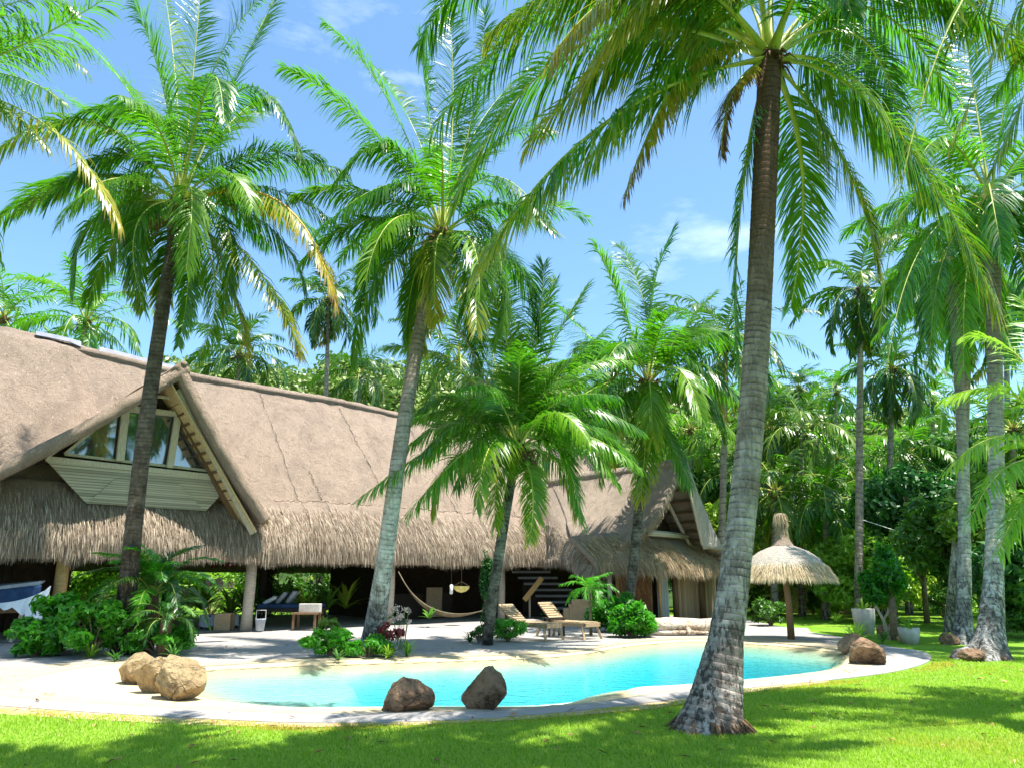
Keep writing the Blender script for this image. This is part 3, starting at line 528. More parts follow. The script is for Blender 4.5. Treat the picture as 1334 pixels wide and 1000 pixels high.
# grass blades near the camera
r = np.random.default_rng(3); n = 330000; gy_ = 6.3+r.random(n)**1.5*10.5; gx_ = r.uniform(-1, 1, n)*(gy_*0.72+0.6); pts = np.stack([gx_, gy_], 1)
dpo = np.array(deck_outer); ins = np.zeros(n)
for a in range(0, n, 20000): ins[a:a+20000] = sdist(pts[a:a+20000], dpo)
k = ins < 0.03-0.12*(r.random(n))-0.10*(fbm(pts, 2.3, 77, 3) > 0.1); pts = pts[k]; n = len(pts); dk_ = -ins[k]
pn = fbm(pts, 1.4, 8, 3); hgt = (0.028+0.014*pn+0.012*r.random(n))*np.where(dk_ < 0.5, 0.7, 1); az = r.uniform(0, 2*pi, n); lean = r.uniform(0.2, 1.1, n)*hgt; ww = 0.0035+0.0005*pts[:, 1]
B3 = np.column_stack([pts, np.zeros(n)]); sd = np.column_stack([-np.sin(az), np.cos(az), np.zeros(n)])*ww[:, None]; tp = B3+np.column_stack([np.cos(az)*lean, np.sin(az)*lean, hgt])
Vs = np.stack([B3-sd, B3+sd, tp], 1).reshape(-1, 3); ag = np.repeat(np.clip(0.1+0.30*fbm(pts, 0.8, 21, 3)+np.where(dk_ < 0.45, 0.25, 0), 0, 1), 3)
tag(npmesh('grass', Vs, np.arange(n*3).reshape(n, 3), 'grass', None, False, {'age': ag}), 'bright green short grass of the lawn before the pool', 'grass', None, 'stuff')
# ---------------- the long thatched house
def grid_slab(fn, us, vs_, th, nrm, seed, amp=0.06, edge_round=True):
    """a thick displaced sheet: fn(u,v)->world points (n,3); nrm = thickness direction (downwards into the roof)"""
    Ug, Vg = np.meshgrid(us, vs_); T = fn(Ug.ravel(), Vg.ravel()); nu, nv = len(us), len(vs_)
    d = amp*fbm(T, 0.55, seed, 5)+amp*0.35*fbm(T, 3.0, seed+1, 3); Nn = nrm(Ug.ravel(), Vg.ravel()) if callable(nrm) else np.tile(nrm, (len(T), 1))
    T = T-Nn*d[:, None]; B = fn(Ug.ravel(), Vg.ravel())+Nn*th; idx = np.arange(nu*nv).reshape(nv, nu); off = nu*nv
    Q = [np.stack([idx[:-1, :-1], idx[:-1, 1:], idx[1:, 1:], idx[1:, :-1]], -1).reshape(-1, 4)]; Q.append(Q[0][:, ::-1]+off)
    ring = np.concatenate([idx[0, :], idx[1:, -1], idx[-1, -2::-1], idx[-2:0:-1, 0]]); n2 = np.roll(ring, -1); Mid = (T[ring]+B[ring])/2
    cen = T.mean(0); outw = Mid-cen; outw /= np.linalg.norm(outw, axis=1)[:, None]; Mid = Mid+outw*0.08+0.05*fbm(Mid, 4, seed+2, 3)[:, None]*outw
    mo = 2*off+np.arange(len(ring)); m2 = np.roll(mo, -1)
    Q.append(np.stack([ring, mo, m2, n2], 1)); Q.append(np.stack([mo, ring+off, n2+off, m2], 1))
    return np.concatenate([T, B, Mid]), np.concatenate(Q)
def straws(P0, D0, n, L, wd, r, curl=0.5):
    """thin bent strips from points P0 in directions D0"""
    s = r.uniform(0.6, 1.15, n)*L; d = D0+r.normal(0, 0.09, (n, 3)); d /= np.linalg.norm(d, axis=1)[:, None]
    sd = np.cross(d, r.normal(size=(n, 3))+V*0.0); sd /= np.linalg.norm(sd, axis=1)[:, None]; sd = sd*wd
    p1 = P0+d*(s*0.55)[:, None]; d2 = d+np.array([0, 0, -curl])+r.normal(0, 0.05, (n, 3)); d2 /= np.linalg.norm(d2, axis=1)[:, None]; p2 = p1+d2*(s*0.45)[:, None]
    Vs = np.stack([P0-sd, P0+sd, p1+sd*0.8, p1-sd*0.8, p2+sd*0.2, p2-sd*0.2], 1).reshape(-1, 3); b = np.arange(n)[:, None]*6
    return Vs, np.concatenate([b+[0, 1, 2, 3], b+[3, 2, 4, 5]])
house = empty('thatched_house', W(9, 24.4), 0, 'long open-fronted house under a steep grey-brown thatched roof with a glazed gable', 'house'); HO = W(9, 24.4)
prof = np.array([(29.0, 9.6), (28.2, 8.55), (27.2, 7.22), (26.2, 5.92), (25.35, 4.85), (25.05, 4.42), (24.75, 4.12), (24.35, 3.78), (23.95, 3.38), (23.68, 2.98), (23.56, 2.6), (23.56, 2.34)])
pd = np.concatenate([[0], np.cumsum(np.linalg.norm(np.diff(prof, axis=0), axis=1))]); pd /= pd[-1]
def mainroof(s, q):
    v = np.interp(q, pd, prof[:, 0]); z = np.interp(q, pd, prof[:, 1]); nv_, nz_ = -0.79, 0.61
    hump = 0.42/(1+np.exp((s-5.0+0.25*np.sin(q*9))*7))*np.clip(1.15-q*1.1, 0, 1)*np.clip(q*12, 0.25, 1)
    z = z-0.035*np.maximum(0, s-6)*np.clip(1-q*1.6, 0, 1)+0.10*np.sin(s*0.5)*np.clip(1-q, 0, 1)
    lap = 0.12*(q > 0.735)*(1-np.clip((q-0.735)*6, 0, 1))
    bul = 0.10*np.sin(s*1.9+1.0)*np.clip((q-0.72)*4, 0, 1)+0.05*np.sin(s*5.3)*np.clip((q-0.8)*5, 0, 1)
    v = v+(hump+lap+bul)*nv_; z = z+(hump+lap)*nz_
    return U[None]*s[:, None]+V[None]*v[:, None]+Z[None]*z[:, None]
us = np.arange(-9, 31.5, 0.11); qs = np.linspace(0, 1, 84)
Vs, Q = grid_slab(mainroof, us, qs, 0.40, V*0.75-Z*0.5, 31, 0.07)
npmesh('roof', Vs, Q, 'thatch', house, True, origin=HO)
def backroof(s, q): return U[None]*s[:, None]+V[None]*(28.9+q*5.9)[:, None]+Z[None]*(9.55-q*7.4-0.035*np.maximum(0, s-6)*(1-q)+0.10*np.sin(s*0.5)*(1-q))[:, None]
Vs, Q = grid_slab(backroof, np.arange(-9, 31.6, 0.8), np.linspace(0, 1, 12), 0.35, -V*0.7-Z*0.6, 33, 0.05); o = npmesh('roof', Vs, Q, 'thatch', house, True, origin=HO)
# ridge cap of pale sheeting showing in stretches, and dark seams in the thatch
for (sa, sb, mt, wd) in ((3.6, 5.0, 'concrete_cap', 0.32), (5.6, 8.6, 'concrete_cap', 0.22)):
    mb = MB()
    for s in np.arange(sa, sb, 0.5):
        e = min(s+0.5, sb); a = mainroof(np.array([s, e]), np.array([0.006, 0.006])); bq = mainroof(np.array([s, e]), np.array([0.02+wd*0.055]*2)); off = (-V*0.10+Z*0.12)
        mb.hexa([a[0]+off*0.6-HO, bq[0]+off*0.6-HO, bq[1]+off*0.6-HO, a[1]+off*0.6-HO, a[0]+off*0.95-HO, bq[0]+off*0.8-HO, bq[1]+off*0.8-HO, a[1]+off*0.95-HO])
    mb.build('ridge_cap', mt, house)
mb = MB(); rr = np.random.default_rng(5)
def seam_line(sa, qa, sb, qb, n=30, w_=0.02, jit=0.012):
    pts = []
    for k in range(n):
        f = k/(n-1); q_ = qa+(qb-qa)*f+rr.normal(0, jit*0.3); s_ = sa+(sb-sa)*f+rr.normal(0, 0.03)
        pts.append(mainroof(np.array([s_]), np.array([min(max(q_, 0.01), 0.97)]))[0]+(-V*0.79+Z*0.61)*(0.05+0.07*fbm(mainroof(np.array([s_]), np.array([q_])), 0.55, 31, 5)[0])-HO)
    mb.tube(pts, [w_*rr.uniform(0.1, 0.75) for _ in pts], 4)
for a in ((11.5, 0.05, 11.9, 0.9), (15.0, 0.03, 15.6, 0.72), (18.4, 0.05, 19.0, 0.95), (21.0, 0.03, 22.4, 0.9), (23.0, 0.03, 24.6, 0.8), (10.8, 0.735, 17.5, 0.73), (17.6, 0.735, 24.8, 0.735), (8.8, 0.03, 18, 0.032), (12.6, 0.55, 12.9, 0.93)): seam_line(*a, n=60)
mb.build('thatch_seam', 'dark_wood', house)
# straw of the skirt and the hanging fringe
r = np.random.default_rng(17)
n = 36000; s_ = r.uniform(-9, 31.4, n); q_ = np.clip(0.76+0.24*r.random(n)**0.6, 0, 0.995); P0 = mainroof(s_, q_); P1 = mainroof(s_, np.minimum(q_+0.02, 1.0)); Dn = P1-P0; Dn /= (np.linalg.norm(Dn, axis=1)[:, None]+1e-9)
bad = q_ > 0.975; Dn[bad] = np.array([0, 0, -1.0]); tuft = 0.5+0.5*fbm(np.column_stack([s_, q_*3]), 2.2, 9, 3); P0 = P0+(-V*0.03+Z*0.02)+(-V)*0.06*tuft[:, None]
lean = (U*0.0)[None]+U[None]*(0.22*fbm(np.column_stack([s_, s_*0]), 0.9, 12, 3))[:, None]; V1, Q1 = straws(P0, Dn+lean*0.6-V*0.10, n, 0.36, 0.0065, r, 0.35)
m = 17000; s2 = r.uniform(-9, 31.4, m); vv = 23.5+0.34*r.random(m); z2 = 2.55+0.12*r.random(m); P2_ = U[None]*s2[:, None]+V[None]*(vv+0.10*np.sin(s2*1.9+1.0)*-1)[:, None]+Z[None]*z2[:, None]
ln = 0.40+0.10*fbm(np.column_stack([s2, s2*0]), 1.1, 44, 4)+0.05*r.random(m); V2, Q2 = straws(P2_, np.tile(-Z-V*0.05, (m, 1)), m, 0.52, 0.008, r, 0.4)
V2 = V2.reshape(m, 6, 3); V2 = P2_[:, None, :]+(V2-P2_[:, None, :])*(ln/0.44)[:, None, None]; V2 = V2.reshape(-1, 3)
npmesh('eave_fringe', np.concatenate([V1, V2]), np.concatenate([Q1, Q2+len(V1)]), 'straw', house, False, origin=HO)
n = 9000; s_ = r.uniform(-4, 26, n); q_ = 0.02+0.74*r.random(n); P0 = mainroof(s_, q_); d = 0.07*fbm(P0, 0.55, 31, 5)+0.0245*fbm(P0, 3.0, 32, 3); nr_ = V*0.75-Z*0.5; P0 = P0-nr_[None]*(d+0.004)[:, None]
Vs, Q = straws(P0, np.tile((-V*0.60-Z*0.79), (n, 1))-nr_[None]*0.10+r.normal(0, 0.25, (n, 3))*U[None], n, 0.16, 0.005, r, 0.1); npmesh('roof_straw', Vs, Q, 'straw', house, False, origin=HO)

# ceiling / interior structure
mb = MB()
for s in np.arange(-8, 25, 1.35):
    mb.bar(W(s, 24.3, 2.75)-HO, W(s, 28.9, 8.7)-HO, 0.12, 0.12)
mb.bar(W(-9, 24.45, 2.62)-HO, W(25, 24.45, 2.62)-HO, 0.18, 0.18); mb.bar(W(-9, 33.2, 2.7)-HO, W(25, 33.2, 2.7)-HO, 0.18, 0.18); mb.build('beam', 'beam', house)
for (x, y, mt, rd) in ((75, 780, 'pole_tan', 0.17), (322, 800, 'post', 0.17), (507, 790, 'post', 0.16), (653, 780, 'post', 0.15), (-30, 780, 'post', 0.16)):
    s, z = S(x, y, 24.46); mb = MB(); p = W(s, 24.46)-HO; mb.tube([p, p+Z*0.5, p+Z*1.4+U*0.02, p+Z*2.6], [rd*1.15, rd*1.02, rd, rd*0.95], 14); mb.build('post', mt, house, True)
for (s, v) in ((12.3, 28.6), (4.0, 29.0), (18.2, 28.8), (10.2, 33.2), (14.6, 33.2), (6.0, 33.2)):
    mb = MB(); p = W(s, v)-HO; mb.tube([p, p+Z*2.8], [0.15, 0.14], 10); mb.build('post', 'dark_wood', house, True)
mb = MB(); mb.box((0, 0, 0), (1, 1, 1)); 
def wall(name, a, b, z0, z1, th, mt, uv=False, parent=None, org=None):
    a = np.array(a)[:3]; b = np.array(b)[:3]; d = b-a; d = d/np.linalg.norm(d); nn = np.array([-d[1], d[0], 0])*th/2; org = HO if org is None else org; mb = MB()
    pts = [a-nn, b-nn, b+nn, a+nn]; mb.hexa([p+Z*z0-org for p in pts]+[p+Z*z1-org for p in pts]); L = np.linalg.norm(b-a)
    f = (lambda co: (float((np.array(co)+org-a)@d)/L, float(co[2]+org[2]-z0)/(z1-z0))) if uv else None
    return mb.build(name, mt, parent or house, uv=f)
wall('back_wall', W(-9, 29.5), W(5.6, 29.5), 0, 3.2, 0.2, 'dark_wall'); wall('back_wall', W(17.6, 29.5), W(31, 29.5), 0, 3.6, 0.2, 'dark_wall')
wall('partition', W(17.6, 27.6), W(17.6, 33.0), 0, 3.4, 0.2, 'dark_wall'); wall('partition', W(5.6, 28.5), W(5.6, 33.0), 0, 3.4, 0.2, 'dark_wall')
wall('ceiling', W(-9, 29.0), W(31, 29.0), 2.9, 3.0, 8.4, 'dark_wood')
# counter and shelf inside the dark middle bay
wall('counter', W(16.4, 27.2), W(20.2, 27.2), 0, 1.05, 0.6, 'dark_wood'); wall('counter_slats', W(18.6, 26.6), W(19.4, 26.6), 0.1, 1.3, 0.05, 'teak')
# gable of the long house
g1, g0 = (6.85, 8.05), None; apex = np.array([6.85, 8.05]); fl = np.array([1.6, 3.75]); fr_ = np.array([10.05, 3.55])
def dorm(side, a=None):
    ft = fr_ if side > 0 else fl
    def f(v, q):
        s = apex[0]+(ft[0]-apex[0])*q; z = apex[1]+(ft[1]-apex[1])*q-0.25*np.sin(pi*q)*(1 if side > 0 else 0.6); vf = 23.15+v*(27.9-23.15-0.0)*(1-0.0*q)-0.12*np.sin(pi*q)*(1-v)
        return U[None]*s[:, None]+V[None]*vf[:, None]+Z[None]*z[:, None]
    return f
for side in (1, -1):
    ft = fr_ if side > 0 else fl; t2 = ft-apex; t2 = t2/np.linalg.norm(t2); nrm = np.array([-abs(t2[1])*side, 0, -abs(t2[0])]); nw = U*nrm[0]+Z*nrm[2]
    Vs, Q = grid_slab(dorm(side), np.linspace(0, 1, 40), np.linspace(0, 1, 60), 0.36, nw, 51+side, 0.05); npmesh('gable_roof', Vs, Q, 'thatch', house, True, origin=HO)
    # woven underside and battens beneath the overhang
    mb = MB(); a = np.array([apex[0], apex[1]])+nrm[[0, 2]]*0.36
    for q in np.linspace(0.06, 0.93, 15):
        c0 = apex+(ft-apex)*q; c0 = c0+nrm[[0, 2]]*(0.47+0.2*sin(pi*q)); mb.bar(W(c0[0], 23.5, c0[1])-HO, W(c0[0], 24.9, c0[1])-HO, 0.07, 0.07)
    if side > 0: mb.build('batten', 'beam', house)
    q0, q1 = apex+nrm[[0, 2]]*0.5, ft+nrm[[0, 2]]*0.5; mb = MB(); mb.hexa([W(q0[0], 23.22, q0[1]-0.2)-HO, W(q1[0], 23.22, q1[1]-0.2)-HO, W(q1[0], 24.9, q1[1]-0.2)-HO, W(q0[0], 24.9, q0[1]-0.2)-HO, W(q0[0], 23.22, q0[1]-0.14)-HO, W(q1[0], 23.22, q1[1]-0.14)-HO, W(q1[0], 24.9, q1[1]-0.14)-HO, W(q0[0], 24.9, q0[1]-0.14)-HO])
    if side > 0: mb.build('roof_lining', 'underside', house)
    # verge rafters
    for vv_, mt, dz in () if side < 0 else ((23.4, 'batten', 0.78), (24.0, 'beam', 0.9)):
        mb = MB(); mb.bar(W(apex[0]-0.0*side, vv_, apex[1]-dz)-HO, W(ft[0]-0.45*side, vv_, ft[1]-dz+0.25)-HO, 0.07, 0.16 if side > 0 else 0.08); mb.build('rafter', mt if side > 0 else 'beam', house)
    # straw along the verge
    n = 5200; q = r.random(n); rngv = r.random(n); Pq = dorm(side)(rngv*0.10, q)+np.outer(np.ones(n), nw)*(r.random(n)*0.30)[:, None]+V[None]*0.04; dv = U*t2[0]+Z*t2[1]
    Vs, Q = straws(Pq, np.tile(dv*0.85-V*0.22, (n, 1)), n, 0.30, 0.007, r, 0.25); npmesh('verge_straw', Vs, Q, 'straw_gold' if side > 0 else 'straw', house, False, origin=HO)
mb = MB(); 
for k in range(16):
    v0 = 23.1+k*0.3; mb.tube([W(apex[0], v0, apex[1]-0.02)-HO, W(apex[0], v0+0.3, apex[1]-0.02)-HO], 0.10, 8)
mb.build('gable_ridge', 'thatch', house, True)
VW = 24.2
def panel(name, px, mt, v=VW, th=0.05, uvbox=None, parent=None, off=0.0):
    pts = [S(x, y, v) for x, y in px]; n = len(pts); mb = MB(); f0 = [W(s, v-th/2+off, z)-HO for s, z in pts]; f1 = [W(s, v+th/2+off, z)-HO for s, z in pts]
    mb.add(f0+f1, [tuple(range(n))[::-1], tuple(range(n, 2*n))]+[(i, (i+1) % n, n+(i+1) % n, n+i) for i in range(n)])
    uv = None
    if uvbox: s0, s1, z0, z1 = uvbox; uv = lambda co: (float((np.array(co)+HO)@U-s0)/(s1-s0), float(co[2]-z0)/(z1-z0))
    return mb.build(name, mt, parent or house, uv=uv)
panel('bamboo_panel', [(58, 597), (112, 655), (268, 665), (305, 625)], 'bamboo_h', v=24.1, uvbox=(3.5, 9.4, 3.6, 5.0))
panel('bamboo_panel', [(150, 623), (116, 653), (264, 663), (233, 630)], 'bamboo_h', v=24.06, uvbox=(3.5, 9.4, 3.75, 4.8), off=0.0)
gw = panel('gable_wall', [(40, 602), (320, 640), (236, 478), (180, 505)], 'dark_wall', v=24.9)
def frame_bar(a, b, w_=0.10, th=0.10, v=24.16, par=None, name='window_frame'):
    s0, z0 = S(*a, v); s1, z1 = S(*b, v); mb = MB(); mb.bar(W(s0, v, z0)-HO, W(s1, v, z1)-HO, th, w_, up=Z if abs(s1-s0) > 0.3 else U); return mb.build(name, 'batten', par or house, bevel=0.01)
wins = [[(84, 591), (157, 600), (163, 534), (150, 537)], [(157, 600), (222, 607), (231, 541), (163, 534)], [(222, 607), (288, 615), (250, 560), (231, 541)]]
for k, wn_ in enumerate(wins):
    wo_ = panel('window', wn_, 'glass', v=24.3, th=0.02); 
    for a, b in zip(wn_, wn_[1:]+wn_[:1]): frame_bar(a, b, 0.085, 0.07, 24.24, wo_, 'frame')
for a, b in (((60, 597), (310, 624)), ((150, 529), (247, 541)), ((150, 533), (60, 594)), ((243, 540), (312, 626))): frame_bar(a, b, 0.15, 0.12, 24.12)
frame_bar((156, 600), (164, 530), 0.22, 0.13, 24.12); frame_bar((221, 609), (232, 540), 0.20, 0.13, 24.12); frame_bar((196, 515), (252, 522), 0.09, 0.08, 24.0)
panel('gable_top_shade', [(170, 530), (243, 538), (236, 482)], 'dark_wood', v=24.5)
# ---------------- the thatched wing
wing = empty('thatched_wing', W(24, 18.9), 0, 'smaller golden-thatched wing with bamboo walls and a dark open gable', 'house'); WO = W(24, 18.9)
wa = np.array([24.5, 6.3]); wl = np.array([20.75, 2.05]); wr_ = np.array([27.9, 2.05])
def wingL(a, q):
    back = 25.6-(25.6-19.75)*q**0.8; v0 = 17.5+1.35*np.clip((q-0.45)/0.4, 0, 1)**2; v = v0+a*(back-v0); s = wa[0]+(wl[0]-wa[0])*q; z = wa[1]+(wl[1]-wa[1])*q-0.22*np.sin(pi*q)-0.25*np.maximum(0, q-0.85)*6*0.3
    gap = np.where((q < 0.52), 0.0, (q-0.52)*0.0); return U[None]*s[:, None]+V[None]*(v+gap)[:, None]+Z[None]*z[:, None]
def wingR(a, q):
    v = 17.45+a*7.5+0.25*q; s = wa[0]+(wr_[0]-wa[0])*q; z = wa[1]+(wr_[1]-wa[1])*q-0.35*np.sin(pi*q); return U[None]*s[:, None]+V[None]*v[:, None]+Z[None]*z[:, None]
for fn, sg in ((wingL, -1), (wingR, 1)):
    Vs, Q = grid_slab(fn, np.linspace(0, 1, 60), np.linspace(0, 1, 60), 0.26 if sg < 0 else 0.42, U*(-0.75*sg)-Z*0.65, 61+sg, 0.07); npmesh('roof', Vs, Q, 'thatch_cottage', wing, True, origin=WO)
    n = 3500; q = r.random(n); Pq = fn(r.random(n)*0.05, q)+np.outer(r.random(n)*0.32, U*(-0.75*sg)-Z*0.65); t2 = (wl if sg < 0 else wr_)-wa; t2 /= np.linalg.norm(t2)
    Vs, Q = straws(Pq, np.tile((U*t2[0]+Z*t2[1])*0.8-V*0.3, (n, 1)), n, 0.26, 0.008, r, 0.3); npmesh('verge_straw', Vs, Q, 'straw_gold', wing, False, origin=WO)
def valley(a, q):
    A_ = wingL(np.full(len(q), 0.985), q); B_ = mainroof(22.6+4.0*(1-q)**1.1, np.clip(0.02+0.97*q, 0, 1)); return A_*(1-a)[:, None]+B_*a[:, None]-Z[None]*(0.10-0.25*np.sin(pi*a)*q)[:, None]
Vs, Q = grid_slab(valley, np.linspace(0, 1, 30), np.linspace(0, 1, 60), 0.2, U*0.3+V*0.6-Z*0.6, 67, 0.06); npmesh('roof_valley', Vs, Q, 'thatch_cottage', wing, True, origin=WO)
n = 5000; q = 0.70+0.30*r.random(n)**0.7; P0 = valley(r.random(n), q); Vs, Q = straws(P0-U*0.05+Z*0.03-V*0.05, np.tile(-Z*0.8-U*0.15-V*0.3, (n, 1)), n, 0.40, 0.008, r, 0.5); npmesh('eave_fringe', Vs, Q, 'straw', wing, False, origin=WO)
n = 9000; q = 0.72+0.28*r.random(n)**0.7; P0 = wingL(r.random(n), np.minimum(q, 1)); dv = (U*(wl[0]-wa[0])+Z*(wl[1]-wa[1])); dv = dv/np.linalg.norm(dv)
Vs, Q = straws(P0-U*0.05+Z*0.03, np.tile(dv*0.8-Z*0.3-U*0.1, (n, 1)), n, 0.42, 0.007, r, 0.6); npmesh('eave_fringe', Vs, Q, 'straw', wing, False, origin=WO)
def wskirt(s, q):
    pv = np.interp(q, [0, .35, .7, .9, 1], [18.95, 18.4, 17.8, 17.58, 17.55]); pz = np.interp(q, [0, .35, .7, .9, 1], [3.35, 2.95, 2.5, 2.2, 1.95]); bul = 0.12*np.sin(s*2.3+0.5)
    e = np.clip((s-26.9)/0.9, 0, 1)**2+1.2*np.clip((21.9-s)/1.1, 0, 1)**2; return U[None]*s[:, None]+V[None]*(pv-bul*q+e*0.9)[:, None]+Z[None]*(pz-bul*q*0.4-0.1*e)[:, None]
Vs, Q = grid_slab(wskirt, np.linspace(20.7, 27.8, 80), np.linspace(0, 1, 24), 0.3, V*0.7-Z*0.5, 71, 0.05); npmesh('roof_skirt', Vs, Q, 'thatch_cottage', wing, True, origin=WO)
n = 14000; s_ = r.uniform(20.7, 27.8, n); q_ = r.random(n)**0.55; P0 = wskirt(s_, q_); dn = np.where(q_[:, None] > 0.6, (-Z*0.85-V*0.4)[None], (-V*0.75-Z*0.6)[None])
Vs, Q = straws(P0-V*0.02+Z*0.02, dn+U[None]*(0.25*fbm(np.column_stack([s_, s_*0]), 1.6, 3, 3))[:, None], n, 0.42, 0.008, r, 0.7); npmesh('eave_fringe', Vs, Q, 'straw_gold', wing, False, origin=WO)
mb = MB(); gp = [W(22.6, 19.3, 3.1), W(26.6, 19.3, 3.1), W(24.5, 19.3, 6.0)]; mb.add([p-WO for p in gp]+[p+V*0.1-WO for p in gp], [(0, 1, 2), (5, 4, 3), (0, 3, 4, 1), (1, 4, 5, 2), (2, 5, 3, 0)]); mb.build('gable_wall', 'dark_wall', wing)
mb = MB(); mb2 = MB()
for q in np.linspace(0.08, 0.74, 9):
    s = wa[0]+(wr_[0]-wa[0])*q-0.34; z = wa[1]+(wr_[1]-wa[1])*q-0.35*sin(pi*q)-0.36; mb.bar(W(s, 17.5, z)-WO, W(s, 19.2, z)-WO, 0.09, 0.07)
mb.build('batten', 'beam', wing)
t0, t1 = W(24.35, 17.6, 5.95), W(26.6, 17.6, 2.75); lin = [t0, t1, t1+V*1.8, t0+V*1.8]; mb = MB(); mb.hexa([p-WO-U*0.02 for p in lin]+[p-WO+U*0.05+Z*0.03 for p in lin]); mb.build('roof_lining', 'underside', wing)
for a, b in (((24.35, 17.34, 5.75), (25.2, 17.34, 2.95)), ((24.0, 18.4, 5.3), (25.9, 18.4, 2.9)), ((24.5, 18.8, 5.4), (23.2, 18.8, 3.3))):
    mb = MB(); mb.bar(W(*a)-WO, W(*b)-WO, 0.07, 0.12); mb.build('rafter', 'post', wing)
def hip(a, q): s0 = 24.35+(25.25-24.35)*q; s1 = 24.65+(27.15-24.65)*q; s = s0+(s1-s0)*a; return U[None]*s[:, None]+V[None]*(17.30+0.35*a*a-0.1*np.sin(pi*a))[:, None]+Z[None]*(6.15-3.3*q-0.25*np.sin(pi*q)*a)[:, None]
Vs, Q = grid_slab(hip, np.linspace(0, 1, 14), np.linspace(0, 1, 40), 0.12, V*1.0, 74, 0.03); npmesh('verge', Vs, Q, 'thatch_pale', wing, True, origin=WO)  # paler thatch puts the sunlit look of this face into its colour
mb = MB()
for k in range(5): mb.tube([W(22.6, 18.55-k*0.05, 3.32+0.06*(k % 3))-WO, W(24.2, 18.5-k*0.05, 3.30+0.06*(k % 3))-WO, W(25.7, 18.55-k*0.05, 3.28+0.06*(k % 3))-WO], 0.06, 7)
mb.build('bamboo_rail', 'batten', wing, True)
def wwall(name, s0, s1, z0, z1, v, mt, uv=False, th=0.08): return wall(name, W(s0, v), W(s1, v), z0, z1, th, mt, uv, wing, WO)
wwall('wall', 25.25, 28.2, 0, 2.7, 18.9, 'bamboo_v', True); wwall('wall', 22.2, 25.3, 0, 2.7, 19.6, 'dark_wall')
for s0, s1, mt in ((23.55, 23.75, 'bamboo_gold'), (24.2, 24.32, 'pole_tan'), (25.15, 25.4, 'bamboo_gold'), (26.9, 27.2, 'bamboo_gold')):
    mb = MB(); sm = (s0+s1)/2; mb.tube([W(sm, 18.82)-WO, W(sm, 18.82, 2.6)-WO], (s1-s0)/2, 10); mb.build('door_post', mt, wing, True)
mb = MB(); cs = np.linspace(24.33, 24.98, 40); pts = [W(s, 18.95+0.05*sin(s*38), 0.05)-WO for s in cs]; pt = [p+Z*2.5 for p in pts]; mb.add(pts+pt, [(i, i+1, 40+i+1, 40+i) for i in range(39)]); mb.build('curtain', 'curtain', wing, True)
mb = MB(); p = W(20.95, 19.0)-WO; mb.tube([p, p+Z*2.3], [0.17, 0.15], 12); mb.build('corner_post', 'bamboo_gold', wing, True)
p = W(21.25, 18.75)-WO; mb = MB(); mb.tube([p, p+Z*2.2], [0.09, 0.09], 8); mb.build('corner_post', 'post', wing, True)
wall('thatch_wall', W(21.4, 18.5), W(23.5, 18.9), 0.0, 2.5, 0.15, 'straw_rust', False, wing, WO)
n = 6000; f = r.random(n)[:, None]; P0 = W(21.4, 18.38)*(1-f)+W(23.5, 18.78)*f+Z[None]*(0.4+2.0*r.random(n))[:, None]; Vs, Q = straws(P0, np.tile(-Z+U*0.45, (n, 1)), n, 0.5, 0.008, r, 0.3); npmesh('wall_straw', Vs, Q, 'straw_rust', wing, False, origin=WO)
# ---------------- terrace floor, stairs, low wall
poly_sheet('terrace_floor', [[W(-9, 24.25)[:2], W(24.6, 24.25)[:2], W(24.6, 33.5)[:2], W(-9, 33.5)[:2]]], 0.030, 'terrace')
st_ = empty('staircase', W(22.5, 26.0), 0, 'grey plaster steps with a slanting timber rail inside the open terrace', 'stairs'); so = W(22.5, 26.0)
mb = MB()
for k in range(8): q = P(752-k*8.5, 800, 34.0+k*0.1)*np.array([1, 1, 0])-so+Z*(0.14+k*0.26); mb.box(q+np.array([0, 0, 0]), (2.1-k*0.05, 0.34, 0.10))
mb.build('steps', 'plaster_grey', st_, bevel=0.015); mb = MB()
for k in range(8): q = P(752-k*8.5, 800, 34.2+k*0.1)*np.array([1, 1, 0])-so; mb.box(q+Z*(0.05+k*0.13), (1.0-k*0.03, 0.25, 0.08+k*0.26))
mb.build('support', 'dark_wood', st_)
mb = MB(); mb.bar(P(683, 781, 33)-so, P(706, 752, 33)-so, 0.16, 0.22); mb.build('rail', 'pole_tan', st_); mb = MB(); a = P(690, 775, 33.2)-so; mb.bar(a*np.array([1, 1, 0]), a, 0.08, 0.08); mb.build('rail_post', 'post', st_)
ow = empty('low_wall', G(752, 814), 0, 'peach stucco low wall stepped at its left beside the loungers', 'wall'); oo = G(752, 814); mb = MB(); D_ = oo[1]
for (xa, xb, yt) in ((735, 742, 792), (742, 746, 786), (746, 776, 780)):
    a, b = P(xa, 814, D_), P(xb, 814, D_); h = P(xa, yt, D_)[2]; mb.hexa([(a[0]-oo[0], 0, 0), (b[0]-oo[0], 0, 0), (b[0]-oo[0], 0.35, 0), (a[0]-oo[0], 0.35, 0), (a[0]-oo[0], 0, h), (b[0]-oo[0], 0, h), (b[0]-oo[0], 0.35, h), (a[0]-oo[0], 0.35, h)])
mb.build('wall_body', 'stucco', ow, bevel=0.02)
